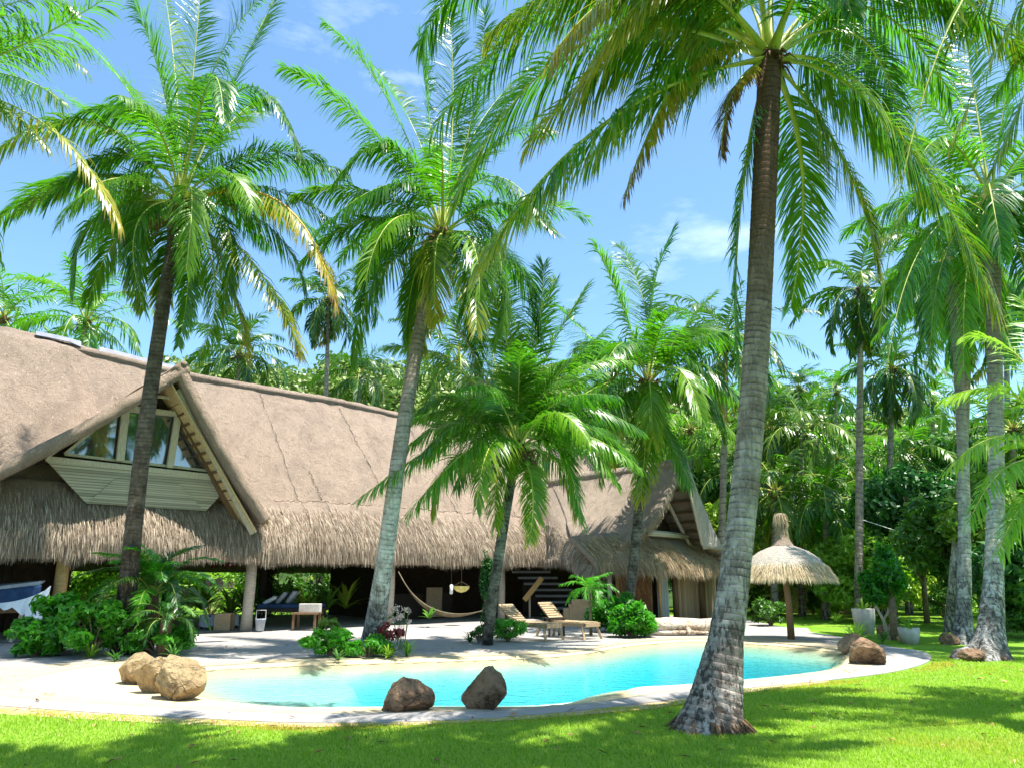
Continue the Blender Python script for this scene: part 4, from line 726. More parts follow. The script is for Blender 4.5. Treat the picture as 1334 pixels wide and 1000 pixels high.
# ---------------- palms
GP = 'tall coconut palms around the pool'
A_D = 9.1
tA = [G(925, 950), P(938, 860, 9.1), P(957, 760, 9.1), P(972, 640, 9.15), P(983, 480, 9.2), P(993, 300, 9.2), P(1003, 75, 9.25)]
cA = (1003, 75)
frA = px_fronds(cA, 9.25, [
 ((800, 152), (625, 345), -1.5, dict(droop=1.4, age=0.33, leaf=1.15, lab='long half-browned frond reaching down left')),
 ((770, 52), (588, 270), -0.6, dict(droop=1.0, age=0.22, leaf=1.3)), ((775, -15), (560, 175), 0.8, dict(droop=0.9, age=0.16, leaf=1.2)),
 ((900, 88), (815, 255), -0.6, dict(droop=1.7, age=0.62, leaf=0.7, lab='short drooping frond with browned leaflets')), ((955, 120), (940, 205), -0.4, dict(droop=1.6, age=0.85, leaf=0.5)),
 ((870, -30), (720, 70), -1.6, dict(droop=1.8, age=0.5, leaf=1.25)), ((965, 262), (960, 475), 0.2, dict(droop=0.6, leaf=0.62, age=0.12)),
 ((1092, 195), (1145, 350), -0.4, dict(droop=1.1, age=0.38, leaf=0.9)), ((1150, 150), (1298, 400), -0.5, dict(droop=1.3, age=0.3, leaf=1.05)),
 ((1125, 52), (1178, 205), 1.4, dict(droop=1.2, leaf=0.8)), ((1130, -30), (1275, 30), 0.6, dict(droop=1.7, age=0.25, leaf=0.8)), ((1045, 220), (1030, 400), 1.6, dict(droop=0.6, leaf=0.8)),
 ((930, -60), (820, -80), 1.8, dict(droop=1.0)), ((1010, -110), (1030, -220), 1, dict(droop=0.8)), ((1080, -90), (1190, -140), -1.5, dict(droop=1.1)), ((960, -110), (880, -190), -1.2, dict(droop=1.0)),
 ((860, 40), (690, 185), 0.3, dict(droop=1.4, age=0.38, leaf=1.2)), ((905, 60), (765, 215), 1.0, dict(droop=1.5, age=0.2, leaf=1.1)), ((840, -40), (640, 45), 0.2, dict(droop=1.5, age=0.3, leaf=1.25)), ((880, -20), (755, 125), -1.6, dict(droop=1.6, age=0.48, leaf=1.1)), ((700, -60), (545, 60), 1.6, dict(droop=1.2, leaf=1.2)), ((1130, 10), (1240, 125), 1.5, dict(leaf=1.1, age=0.15)), ((1180, -20), (1335, 70), 0.4, dict(droop=1.4, age=0.3, leaf=1.1)), ((1120, 110), (1222, 265), 0.8, dict(droop=1.2, age=0.2, leaf=1.0)), ((900, 10), (790, 60), 2.6, dict(droop=1.4, leaf=0.8, age=0.2)), ((1060, -40), (1110, 20), -2.6, dict(droop=1.5, leaf=0.8))])
palm(tA, [(0, 0.44), (0.03, 0.40), (0.075, 0.30), (0.15, 0.20), (0.25, 0.173), (0.4, 0.166), (0.7, 0.165), (1, 0.165)], frA, 'big leaning coconut palm rooted in the near lawn, its thick ringed trunk crossing the pool', GP, 'bark_near', 'frond', 175, 0.92, 4, 0.025, 0.085, 32, True, 0, 0.14, 3, 0.42, 0.042, roots=170)
tB = [G(160, 852), P(172, 700, 17), P(190, 560, 17), P(212, 400, 17), P(235, 262, 17)]
frB = px_fronds((235, 258), 17, [
 ((165, 115), (75, 25), 1.0, {}), ((250, 115), (264, -45), 0.5, dict(droop=0.5)), ((210, 105), (160, -30), -1, dict(droop=0.8)), ((278, 92), (352, -15), 0.5, dict(droop=0.8)), ((312, 92), (368, -20), 2, {}),
 ((318, 115), (392, 205), -1, dict(droop=1.3)), ((272, 108), (292, 160), -3.2, dict(droop=1.3)), ((195, 148), (80, 160), -1.5, dict(droop=1.2, age=0.1)), ((120, 160), (-15, 205), -2, dict(droop=1.5, age=0.3)),
 ((105, 232), (-15, 300), 0, dict(droop=1.3)), ((182, 290), (188, 405), 0.5, dict(droop=0.9)), ((246, 345), (232, 452), -0.5, dict(droop=0.6, leaf=0.6)), ((292, 345), (320, 465), 0.3, dict(droop=0.7, age=0.42)),
 ((332, 345), (392, 465), -0.8, dict(droop=0.8, age=0.42)), ((362, 262), (438, 400), -1.5, dict(droop=1.5, age=0.58, rad=0.06, lift=-0.1, stem='rachis_orange', lab='browning frond on an orange stalk')), ((345, 208), (452, 226), 0.5, dict(droop=1.4)),
 ((365, 250), (500, 350), 0.5, dict(droop=1.4)), ((150, 200), (60, 270), -1, dict(droop=1.6, age=0.15)), ((230, 120), (215, -10), 3, {}), ((160, 180), (80, 120), 3, {}), ((300, 160), (350, 130), 3, {}), ((180, 235), (110, 330), 2.5, {}), ((290, 255), (350, 320), 3, {})])
palm(tB, [(0, 0.28), (0.1, 0.215), (0.3, 0.185), (0.6, 0.17), (1, 0.14)], frB, 'coconut palm with a dark trunk rising from the cycad bed before the glazed gable', GP, 'bark_dark', 'frond', 128, 1.0, 3, 0.035, 0.10, 18, True, 3, 0.1, 5, 0.8, extra=(16, 4.2, 205, 34, -48))
tC = [G(484, 845), P(492, 780, 17.6), P(515, 640, 17.6), P(535, 500, 17.6), P(556, 380, 17.6), P(577, 305, 17.6)]
frC = px_fronds((578, 300), 17.6, [
 ((505, 130), (420, 27), 0, dict(droop=0.9, ragged=0.35, leaf=0.8)), ((478, 163), (368, 88), -1, dict(droop=1.1, ragged=0.1)), ((512, 192), (432, 242), -1.5, dict(droop=1.3)), ((480, 250), (382, 256), -1, dict(droop=1.3, age=0.15)),
 ((508, 300), (468, 395), 0.5, dict(droop=1.1)), ((543, 350), (528, 445), 0.3, dict(droop=0.8, leaf=0.8)), ((590, 140), (583, -15), 1, dict(droop=0.6)), ((560, 160), (545, 45), 0, dict(droop=0.8)), ((618, 135), (632, 15), 1, dict(droop=0.7)),
 ((640, 300), (655, 425), -0.5, dict(droop=1.3)), ((520, 240), (415, 300), -2, dict(droop=1.4)), ((640, 230), (720, 300), -2, dict(droop=1.3)), ((640, 190), (720, 170), 1.5, {}), ((610, 340), (620, 430), -2.2, dict(age=0.3)), ((540, 170), (480, 80), 3, {}), ((620, 170), (690, 90), 3, {}), ((520, 280), (440, 340), 3, {})])
palm(tC, [(0, 0.36), (0.04, 0.31), (0.12, 0.25), (0.25, 0.20), (0.5, 0.185), (0.8, 0.165), (1, 0.14)], frC, 'coconut palm with a pale blue-grey trunk curving up from the red-leaved flower bed', GP, 'bark_white', 'frond', 128, 1.0, 3, 0.035, 0.11, 18, True, 4, 0.1, 6, 0.75, extra=(16, 4.2, 206, 34, -48))
tD = [G(636, 838), P(643, 770, 19), P(655, 690, 19), P(675, 585, 19)]
frD = px_fronds((676, 578), 19, [
 ((602, 566), (470, 648), -2, dict(droop=1.0, leaf=1.0)), ((625, 575), (532, 668), -2.5, dict(droop=1.1, leaf=1.0)), ((600, 520), (535, 545), 0, dict(droop=1.2)), ((605, 442), (565, 415), 1, dict(droop=0.9)), ((598, 480), (508, 452), 0, dict(droop=1.0)),
 ((660, 445), (660, 345), 1.5, dict(droop=0.7)), ((700, 440), (708, 345), -1, dict(droop=0.8)), ((708, 475), (765, 372), 0.5, dict(droop=0.8)), ((640, 455), (615, 360), 0.5, {}), ((650, 605), (645, 685), -0.8, dict(droop=0.8, age=0.2)), ((693, 630), (690, 705), -1, dict(droop=0.7, leaf=0.7, age=0.3)),
 ((728, 585), (757, 682), -0.8, dict(droop=0.9)), ((745, 562), (832, 608), -1, dict(droop=1.3)), ((740, 530), (835, 560), 0, dict(droop=1.2)), ((735, 490), (820, 470), 1.5, {}), ((665, 470), (640, 385), -1.0, dict(droop=0.7)), ((690, 460), (725, 365), 0.8, dict(droop=0.7)), ((715, 505), (790, 430), -0.8, dict(droop=0.9)), ((620, 540), (560, 600), 2, {})])
palm(tD, [(0, 0.19), (0.15, 0.135), (0.6, 0.13), (1, 0.11)], frD, 'short leaning coconut palm in the small bush bed beside the hammock', GP, 'bark_lichen', 'frond', 118, 0.9, 3, 0.034, 0.10, 14, True, 5, 0.1, 7, 0.7, extra=(18, 3.5, 207, 74, -8))
tE = [G(816, 817), P(822, 760, 26.5), P(832, 670, 26.5), P(838, 590, 26.5), P(845, 500, 26.5)]
frE = px_fronds((845, 498), 26.5, [
 ((815, 410), (773, 315), 0, dict(droop=0.9)), ((840, 400), (808, 320), 1.5, {}), ((850, 385), (877, 298), 0, dict(droop=0.8)), ((882, 440), (928, 385), 0, {}), ((902, 472), (968, 525), -2, dict(droop=1.3)), ((892, 508), (962, 570), -1, dict(droop=1.3)),
 ((790, 450), (712, 500), 0, dict(droop=1.2)), ((782, 502), (716, 556), -2, dict(droop=1.3)), ((785, 532), (738, 598), -3, dict(droop=1.3)), ((842, 560), (835, 650), -1.5, dict(droop=0.8, age=0.3)), ((868, 560), (900, 630), -1, {}), ((800, 540), (780, 630), -1, dict(age=0.1)), ((900, 430), (960, 450), 2.5, {}), ((770, 440), (730, 400), 3, {}), ((820, 470), (760, 560), 3.5, {})])
palm(tE, [(0, 0.26), (0.15, 0.185), (0.6, 0.165), (1, 0.14)], frE, 'coconut palm with a mossy blotched trunk standing before the thatched wing', GP, 'bark_lichen', 'frond', 105, 1.3, 3, 0.054, 0.13, 14, True, 4, 0.1, 8, 0.9, extra=(16, 4.7, 208, 66, -25))
tG = [G(1287, 858), P(1292, 780, 17), P(1299, 690, 17.2), P(1294, 500, 17.4), P(1296, 380, 17.4), P(1291, 262, 17.4)]
frG = px_fronds((1291, 258), 17.4, [
 ((1232, 182), (1188, 235), -1.5, dict(droop=1.0)), ((1225, 150), (1165, 90), 0, {}), ((1270, 130), (1255, 20), 1, dict(droop=0.7)), ((1310, 130), (1335, 15), 0, {}), ((1205, 315), (1155, 485), -2, dict(droop=1.0)), ((1232, 330), (1212, 480), -1, dict(droop=0.9)), ((1262, 335), (1256, 485), -1.5, dict(droop=0.8)),
 ((1330, 330), (1350, 470), -1, {}), ((1350, 200), (1420, 180), 0, {}), ((1340, 260), (1420, 340), -1, {}), ((1230, 90), (1170, 40), 3, {}), ((1250, 230), (1190, 290), 3, {}), ((1240, 200), (1150, 190), 2, {}), ((1270, 340), (1300, 440), 2, {})])
palm(tG, [(0, 0.40), (0.04, 0.34), (0.1, 0.26), (0.2, 0.20), (0.4, 0.175), (0.7, 0.165), (0.9, 0.18), (1, 0.2)], frG, 'coconut palm at the right with a white splayed foot and green coconuts under its crown', GP, 'bark_white', 'frond', 120, 1.0, 3, 0.037, 0.11, 18, True, 14, 0.9, 9, 0.8, extra=(12, 4.1, 209, 52, -35), roots=110)
tF = [G(1254, 838), P(1258, 760, 20.5), P(1254, 650, 20.6), P(1253, 550, 20.7), P(1246, 430, 20.8), P(1238, 345, 20.8)]
palm(tF, [(0, 0.30), (0.05, 0.25), (0.12, 0.19), (0.3, 0.155), (0.7, 0.14), (1, 0.12)], rand_fronds(P(1238, 340, 20.8), 17, 3.1, 41, 75, -60), 'slimmer white-trunked coconut palm just left of the splay-footed one', GP, 'bark_white', 'frond', 108, 0.95, 3, 0.04, 0.12, 16, True, 4, 0.5, 10, 0.7)
# palms whose trunks stand outside the frame
for (rx_, ry_, cx_, cy_, cz_, sd_, lb_) in ((-6.0, 3.6, 0.2, 5.0, 11.6, 131, 'coconut palm beside the camera at the left, only its shadow on the lawn'), (6.6, 3.4, 3.2, 5.2, 11.8, 132, 'coconut palm beside the camera at the right, only its shadow on the lawn')):
    cc_ = np.array([cx_, cy_, cz_]); palm([np.array([rx_, ry_, 0]), np.array([rx_*0.8+cx_*0.2, ry_*0.8+cy_*0.2, cz_*0.4]), cc_], [0.35, 0.2, 0.16], rand_fronds(cc_, 19, 3.9, sd_, 75, -12), lb_, 'coconut palms around the camera', 'bark_near', 'frond', 56, 1.0, 2, 0.075, 0.2, 10, False, 0, 0.1, sd_, 0)
cK = P(1450, -120, 8.0); rootK = G(1560, 960); rootK = np.array([6.6, 7.6, 0]); K = px_fronds((1450, -120), 8.0, [((1260, -10), (1143, 445), -0.6, dict(droop=1.0, age=0.40, leaf=0.6, rad=0.03, lab='thin yellow-tipped frond hanging across the sky')), ((1370, -60), (1238, 190), 0.8, dict(droop=1.3, age=0.35, leaf=0.6)), ((1400, -20), (1300, 120), 2.0, dict(droop=1.2, leaf=0.9)), ((1370, -100), (1235, 60), 1.5, dict(droop=1.4, leaf=0.9, age=0.2)), ((1380, 20), (1290, 230), 1.0, dict(droop=1.2, leaf=0.9, age=0.3)), ((1400, -60), (1320, 60), 2.6, dict(leaf=0.9)), ((1550, -100), (1650, 0), 0, {}), ((1450, -250), (1500, -330), 1, {}), ((1370, -200), (1250, -200), 1, {}), ((1500, 20), (1560, 200), 0, {})])
palm([rootK, rootK+Z*3+np.array([0.1, 0.1, 0]), cK-Z*0.05], [0.35, 0.22, 0.18], K, 'coconut palm beyond the right edge whose thin yellow-tipped frond hangs into view', GP, 'bark_near', 'frond', 80, 0.7, 3, 0.03, 0.12, 12, True, 0, 0.1, 11, 0.4, 0.02)
cJ = P(-150, 110, 12.0); rootJ = np.array([cJ[0]-0.6, 11.4, 0]); J = px_fronds((-150, 110), 12.0, [((0, 72), (152, -12), -0.5, dict(droop=0.9)), ((-10, 95), (82, 135), -1, dict(droop=1.4, age=0.2)), ((-20, 40), (110, 90), 0.6, dict(droop=1.3, age=0.2)), ((-40, 110), (60, 190), 0.3, dict(droop=1.4, age=0.25)), ((-60, 30), (50, 30), -0.8, {}), ((0, 10), (90, 10), 1.5, {}), ((40, 150), (158, 298), -0.5, dict(droop=1.4, age=0.5)), ((-30, 20), (60, -60), 1, {}), ((-60, 200), (0, 340), 0, dict(droop=1.2, age=0.2)), ((-40, 60), (110, 60), 1.5, dict(droop=1.2)), ((-180, -20), (-200, -120), 0, {}), ((-250, 60), (-380, 120), 0, {}), ((-230, 180), (-300, 320), 0, {}), ((-100, 0), (-20, -100), 2, {})])
palm([rootJ, rootJ+Z*3+np.array([0.2, 0.2, 0]), cJ], [0.35, 0.22, 0.18], J, 'coconut palm beyond the left edge reaching one pale frond over the roof', GP, 'bark_near', 'frond', 75, 0.95, 3, 0.035, 0.12, 12, True, 0, 0.1, 12, 0.5)
cL = P(1410, 650, 10.5); rootL = np.array([cL[0]+0.1, 10.6, 0]); Lf = px_fronds((1410, 650), 10.5, [((1320, 570), (1235, 612), -0.5, dict(droop=1.0)), ((1330, 520), (1228, 520), 0.5, dict(droop=0.9)), ((1330, 600), (1262, 680), -1, dict(droop=1.0, age=0.15)), ((1340, 480), (1260, 440), 1, dict(droop=0.9)), ((1350, 640), (1300, 720), -1, dict(droop=1.0)), ((1440, 520), (1470, 440), 0, {}), ((1480, 600), (1560, 640), 0, {}), ((1370, 480), (1330, 390), 1, {})])
palm([rootL, rootL+Z*1.2, cL], [0.22, 0.14, 0.12], Lf, 'young bright-leaved palm at the right edge, fanning over the white trunks', 'young palms in the garden', 'bark_lichen', 'leaf_bright', 60, 0.6, 3, 0.03, 0.1, 12, True, 0, 0.1, 13, 0.4)
# farther palms with their own crowns
def far_palm(px, base_y, crown, D, L, seed, label, n=22, bark='bark_far', leafm='frond_dark', group='slender palms behind the pool and the house', parts=False, r0=0.15, leaf=0.95, lo=-60, hi=78, pairs=30):
    c = P(*crown, D); b = P(px, base_y, D); b = np.array([b[0], b[1], 0.0 if D < 46 else float(hill_h(np.array([b[0]]), np.array([b[1]]))[0])])
    return palm([b, b*0.5+c*0.5+np.array([0.12*cos(seed), 0, 0]), c], [r0*1.25, r0, r0*0.85, r0*0.7], rand_fronds(c, n, L, seed, hi, lo), label, group, bark, leafm, pairs, leaf, 2, 0.085, 0.2, 10, parts, 3 if D < 36 else 0, 0.1, seed, 0.6, 0.03)
far_palm(1118, 800, (1122, 378), 29, 3.4, 61, 'tall straight slim palm behind the straw umbrella, ragged drooping crown', parts=True, lo=-75)
far_palm(1148, 790, (1162, 480), 34, 3.2, 62, 'slim palm just right of the tall straight one, with a lower crown', parts=True, lo=-70)
far_palm(1232, 790, (1262, 400), 25, 3.4, 63, 'palm trunk leaning behind the two white trunks', parts=True, lo=-60, bark='bark_white', leafm='frond')
far_palm(936, 800, (945, 452), 31, 4.2, 64, 'palm half hidden behind the big leaning trunk, feathery crown against the sky', parts=True)
far_palm(100, 700, (112, 420), 34, 4.6, 65, 'palm behind the left end of the roof, crown dark with coconuts', parts=True, lo=-45, leafm='frond')
far_palm(10, 700, (5, 415), 37, 4.6, 66, 'palm crown at the left edge just above the roof ridge', parts=False, leafm='frond')
far_palm(310, 700, (312, 462), 38, 3.6, 67, 'low dark palm crown peeping over the roof ridge right of the gable tip', lo=-40, hi=85)
far_palm(420, 700, (428, 392), 40, 3.3, 68, 'lone palm on a bare grey trunk above the roof ridge against the sky', parts=True, lo=-70)
far_palm(600, 700, (598, 470), 38, 4.6, 69, 'dark palm crown behind the pale curving trunk above the ridge', lo=-40, leafm='frond_dark')
far_palm(450, 700, (470, 490), 48, 4.0, 70, 'small palm on the wooded slope left of the pale curving trunk', lo=-40)
labs = [(1045, 560, 40, 'grove palm above the umbrella tip'), (1090, 600, 44, 'grove palm between the umbrella and the tall slim trunk'), (1000, 560, 42, 'grove palm right beside the big leaning trunk'), (1075, 655, 37, 'low wide grove palm over the umbrella roof'), (960, 620, 44, 'grove palm behind the wing roof tip'), (1185, 590, 42, 'grove palm right of the two slim trunks'), (1010, 640, 38, 'leafy low palm between the big trunk and the umbrella finial'), (900, 560, 46, 'grove palm over the wing ridge'), (1140, 640, 46, 'grove palm behind the slim trunks, dark fronds'), (1215, 520, 50, 'palm high on the slope by the white trunks'), (1320, 560, 34, 'palm crown behind the right-edge fronds'), (1090, 510, 60, 'distant palm on the slope under the tall slim crown'), (1040, 505, 66, 'distant palm at the foot of the sky beside the big trunk'), (990, 500, 60, 'distant palm showing left of the sky gap'), (760, 540, 48, 'grove palm between the two mid crowns'), (1310, 400, 40, 'tall palm crown between the white trunks at the right edge')]
for k, (x, y, D, lb) in enumerate(labs): far_palm(x, 800, (x, y), D*0.88, 3.5 if D < 55 else 3.2, 80+k, lb, n=20, leafm='frond' if k % 2 else 'frond_dark', group='grove palms behind the garden', lo=-55, pairs=24, leaf=1.0)
# ---------------- trees, bushes, plants
GB = 'broadleaf trees and bushes in the garden behind the pool'
def gt(x, y, D, h, rx, lb, mat, seed, n=5200, size=0.14, cf=0.75): b = P(x, y, D); return tree((b[0], b[1], 0), h, rx, lb, mat, n, size, GB, seed, crown_frac=cf)
gt(1205, 790, 30, 6.2, 1.9, 'dark round-crowned tree left of the white trunks', 'leaf_dark', 1, 7000, 0.16, 0.8)
gt(1240, 800, 27, 4.4, 1.5, 'green creeper-hung tree behind the leaning trunk', 'leaf', 2, 5000, 0.13, 0.8)
gt(1165, 820, 21.5, 2.6, 0.62, 'small clipped saturated-green tree with two round heads by the white planters', 'leaf_deep', 3, 3800, 0.085, 0.62)
gt(1125, 790, 31, 3.6, 1.9, 'pale fresh-green bushy tree behind the tall slim trunk', 'leaf_bright', 4, 6000, 0.13, 0.9)
gt(1165, 790, 34, 3.0, 1.7, 'light green shrub tree between the slim trunks', 'leaf_bright', 5, 4500, 0.13, 0.9)
gt(1310, 810, 25, 4.8, 1.8, 'broad green tree behind the splay-footed palm', 'leaf', 6, 6500, 0.15, 0.9)
gt(1345, 820, 22, 3.6, 1.4, 'dark leafy tree at the right edge', 'leaf_dark', 7, 4500, 0.14, 0.9)
gt(905, 700, 40, 7.6, 3.2, 'dense green tree rising behind the wing gable', 'leaf', 8, 9000, 0.22, 0.85)
gt(960, 700, 38, 5.2, 2.4, 'yellow-green tree right of the wing gable', 'leaf_bright', 9, 7000, 0.18, 0.9)
gt(1010, 760, 36, 4.0, 2.2, 'tangled green tree behind the umbrella, left side', 'leaf', 10, 6500, 0.16, 0.9)
gt(1080, 760, 40, 5.6, 2.6, 'dark leafy tree behind the umbrella, right side', 'leaf_dark', 11, 7500, 0.18, 0.9)
gt(1290, 760, 36, 8.2, 3.4, 'tall dark tree closing the view between the white trunks', 'leaf_dark', 12, 9000, 0.22, 0.88)
gt(1180, 760, 44, 7.0, 3.4, 'high leafy tree behind the slim trunks', 'leaf', 13, 9000, 0.22, 0.88)
gt(820, 700, 46, 8.5, 3.6, 'leafy tree above the wing ridge behind the blotched trunk', 'leaf', 14, 8000, 0.24, 0.85)
gt(1370, 760, 34, 9.0, 3.6, 'tall tree filling the right edge of the garden', 'leaf', 15, 9000, 0.22, 0.9)
gt(740, 640, 50, 10.5, 4.0, 'leafy tree above the ridge between the two mid palms', 'leaf_forest', 16, 8000, 0.26, 0.85)
gt(560, 640, 52, 12.0, 4.5, 'leafy tree behind the pale curving trunk over the ridge', 'leaf_forest', 17, 8000, 0.26, 0.85)
gt(40, 640, 42, 12.0, 3.4, 'dark leafy tree behind the roof at the left', 'leaf_dark', 18, 7000, 0.25, 0.8)
def gb(x, y, rx, h, lb, mat, seed, n=2500, size=0.075, D=None, name='leafy_bush', grp=GB, aspect=0.38, **k):
    b = G(x, y) if D is None else P(x, y, D); return bush((b[0], b[1], 0.03), rx, h, lb, mat, n, size, grp, seed, name=name, aspect=aspect)
gb(1005, 815, 0.62, 0.95, 'round bush beside the deck left of the umbrella pole', 'leaf', 21)
gb(985, 800, 1.0, 1.7, 'dark bush behind the big leaning trunk', 'leaf_dark', 22, 3200)
gb(1060, 800, 0.5, 1.3, 'slim garden shrub right of the umbrella pole', 'leaf', 23, 1500)
gb(1230, 805, 1.1, 1.5, 'shrub behind the foot of the white trunks', 'leaf', 24, 3500)
gb(1300, 815, 1.1, 1.6, 'bright shrub right of the splay-footed palm', 'leaf_bright', 25, 3500)
gb(1340, 830, 0.9, 1.5, 'dark shrub at the right edge of the lawn', 'leaf_dark', 26, 3000)
gb(1100, 800, 1.0, 1.0, 'low bright shrub behind the white planters', 'leaf_bright', 27, 3000)
gb(1200, 795, 1.2, 1.2, 'yellow-green shrub right of the clipped tree', 'leaf_bright', 28, 3000)
GF = 'bushes in the planting beds along the deck'
gb(80, 850, 0.85, 1.3, 'bright leafy bush at the left end of the cycad bed', 'leaf_deep', 31, 4200, 0.10, grp=GF)
gb(45, 855, 0.55, 0.75, 'low leafy bush at the far left corner of the deck', 'leaf_deep', 32, 1500, 0.09, grp=GF)
gb(118, 856, 0.7, 1.2, 'leafy bush left of the dark palm trunk', 'leaf_deep', 33, 3000, 0.095, grp=GF)
gb(205, 853, 0.7, 0.62, 'low bush right of the dark palm trunk', 'leaf_deep', 34, 2300, 0.08, grp=GF)
gb(432, 856, 0.52, 0.55, 'bush at the left foot of the pale curving palm', 'leaf_deep', 35, 2600, 0.085, grp=GF)
gb(480, 856, 0.45, 0.42, 'low bush in front of the pale curving palm', 'leaf_deep', 36, 1800, 0.08, grp=GF)
gb(425, 838, 0.30, 0.75, 'upright herb bush left of the pale curving palm', 'leaf', 37, 1200, 0.06, grp=GF)
gb(662, 836, 0.50, 0.65, 'feathery bush right of the short palm', 'leaf_deep', 38, 3400, 0.07, grp=GF, aspect=0.14)
gb(624, 838, 0.25, 0.42, 'small bush left of the short palm', 'leaf', 39, 900, 0.06, grp=GF, aspect=0.2)
gb(800, 823, 0.72, 1.3, 'tall dense bush left of the blotched trunk beside the peach wall', 'leaf_deep', 40, 4600, 0.11, grp=GF)
gb(828, 830, 0.62, 0.98, 'dense bush in front of the blotched trunk', 'leaf_deep', 41, 4200, 0.11, grp=GF)
gb(822, 830, 0.6, 0.6, 'low bush at the foot of the blotched trunk', 'leaf_deep', 42, 2500, 0.1, grp=GF)
# plants behind the open terrace
GT = 'garden plants seen through the open terrace'
def tb(s, v, rx, h, lb, mat, seed, n=2200, size=0.11): b = W(s, v); return bush((b[0], b[1], 0), rx, h, lb, mat, n, size, GT, seed)
tb(8.0, 35.5, 1.8, 2.8, 'sunlit shrub behind the terrace at the cycad', 'leaf_bright', 51); tb(10.8, 36.0, 1.9, 3.0, 'sunlit yellow-green shrub behind the terrace by the pale post', 'leaf_bright', 52, 3000); tb(13.2, 36.2, 1.8, 3.0, 'sunlit shrub behind the dark inner post', 'leaf_bright', 53, 3000)
tb(15.6, 35.2, 1.8, 3.2, 'dark shrub behind the terrace left of the pale curving trunk', 'leaf', 54, 3000); tb(5.2, 34.8, 1.6, 2.6, 'leafy shrub seen right of the tan post', 'leaf', 55); tb(18, 36, 2.0, 3.0, 'shrub behind the right part of the terrace', 'leaf', 56)
for (x, y, D, n_, L, mt, lb) in ((345, 800, 29.0, 26, 1.3, 'leaf', 'dark sword-leaved plant beside the pale post in the terrace'), (300, 800, 28.5, 22, 1.2, 'leaf', 'sword-leaved plant left of the pale post in the terrace'), (398, 795, 28.5, 24, 1.3, 'leaf_lime', 'lime-yellow leafy plant behind the daybed'), (135, 775, 24, 20, 0.9, 'leaf_lime', 'lime-yellow drooping plant beside the cycad'), (110, 775, 24.5, 18, 1.0, 'leaf_bright', 'bright leafy plant right of the tan post'), (410, 800, 28.0, 16, 0.9, 'leaf_bright', 'small bright plant at the right end of the daybed'), (560, 780, 27, 8, 0.6, 'leaf', 'potted dark plant inside the middle bay')):
    b = P(x, y, D); blade_plant((b[0], b[1], 0.3), n_, L, 0.13, lb, mt, 0.9, 0.5, seed=int(x), group=GT, name='leafy_plant')
def flowers(base, lb, seed, mat, n, h, rx, sz): 
    rt = empty('flowering_plant', base, 0, lb, 'plant'); r_ = np.random.default_rng(seed); bl_ = [((r_.uniform(-rx, rx), r_.uniform(-rx, rx)*0.5, h*r_.uniform(0.6, 1.1)), 0.09) for _ in range(n)]
    Vs, Q, A = leaf_cloud(bl_, n*26, sz, r_); npmesh('blossom', Vs, Q, mat, rt, False, {'age': A}); mb = MB()
    for b_ in bl_: mb.tube([(b_[0][0]*0.3, b_[0][1]*0.3, 0), (b_[0][0]*0.7, b_[0][1]*0.7, b_[0][2]*0.6), b_[0]], 0.008, 4)
    mb.build('stem', 'leaf', rt); return rt
flowers(G(508, 852), 'dark red and pink leaved plant at the right foot of the pale curving palm', 1, 'leaf_red', 9, 0.55, 0.24, 0.07)
flowers(G(524, 846), 'thin white-flowered stems right of the pale curving palm', 2, 'petal', 9, 0.95, 0.35, 0.028)
flowers(np.array([*P(283, 790, 27)[:2], 1.2]), 'pink bromeliad cluster behind the covered table', 3, 'petal', 4, 0.35, 0.4, 0.12); flowers(np.array([*P(288, 760, 28)[:2], 1.9]), 'red bromeliad hanging high behind the covered table', 4, 'leaf_red', 4, 0.3, 0.4, 0.13)
for (x, y, n_, L, mt, lb) in ((118, 858, 26, 0.42, 'leaf_bright', 'thin-bladed tuft among the bushes left of the cycad'), (225, 858, 24, 0.40, 'leaf_dark', 'dark spiky tuft at the right end of the cycad bed'), (530, 856, 30, 0.42, 'leaf', 'spiky green tuft right of the red-leaved plant'), (505, 858, 26, 0.32, 'leaf_bright', 'low pale spiky tuft under the red-leaved plant'), (612, 838, 28, 0.42, 'leaf_dark', 'blue-green spiky tuft left of the short palm'), (440, 862, 22, 0.30, 'leaf_dark', 'blue-green spiky tuft at the pool edge by the pale palm'), (150, 862, 24, 0.35, 'leaf_dark', 'spiky tuft behind the tan boulders'), (1118, 842, 40, 0.75, 'leaf_bright', 'long bright grass tuft behind the right rock'), (1150, 838, 30, 0.5, 'leaf', 'spiky agave tuft beside the upper white planter'), (1090, 812, 22, 0.6, 'leaf_bright', 'small palm-like fan left of the white planters'), (1068, 806, 20, 0.6, 'leaf_bright', 'small fan plant in the grass right of the umbrella pole'), (985, 796, 26, 1.2, 'leaf_bright', 'bright broad-leaved plant behind the umbrella pole')):
    b = G(x, y); blade_plant((b[0], b[1], 0.03), n_, L, 0.035 if L < 0.6 else 0.06, lb, mt, 0.9, 0.6, seed=int(x*3), group='spiky tufts and small plants in the beds')
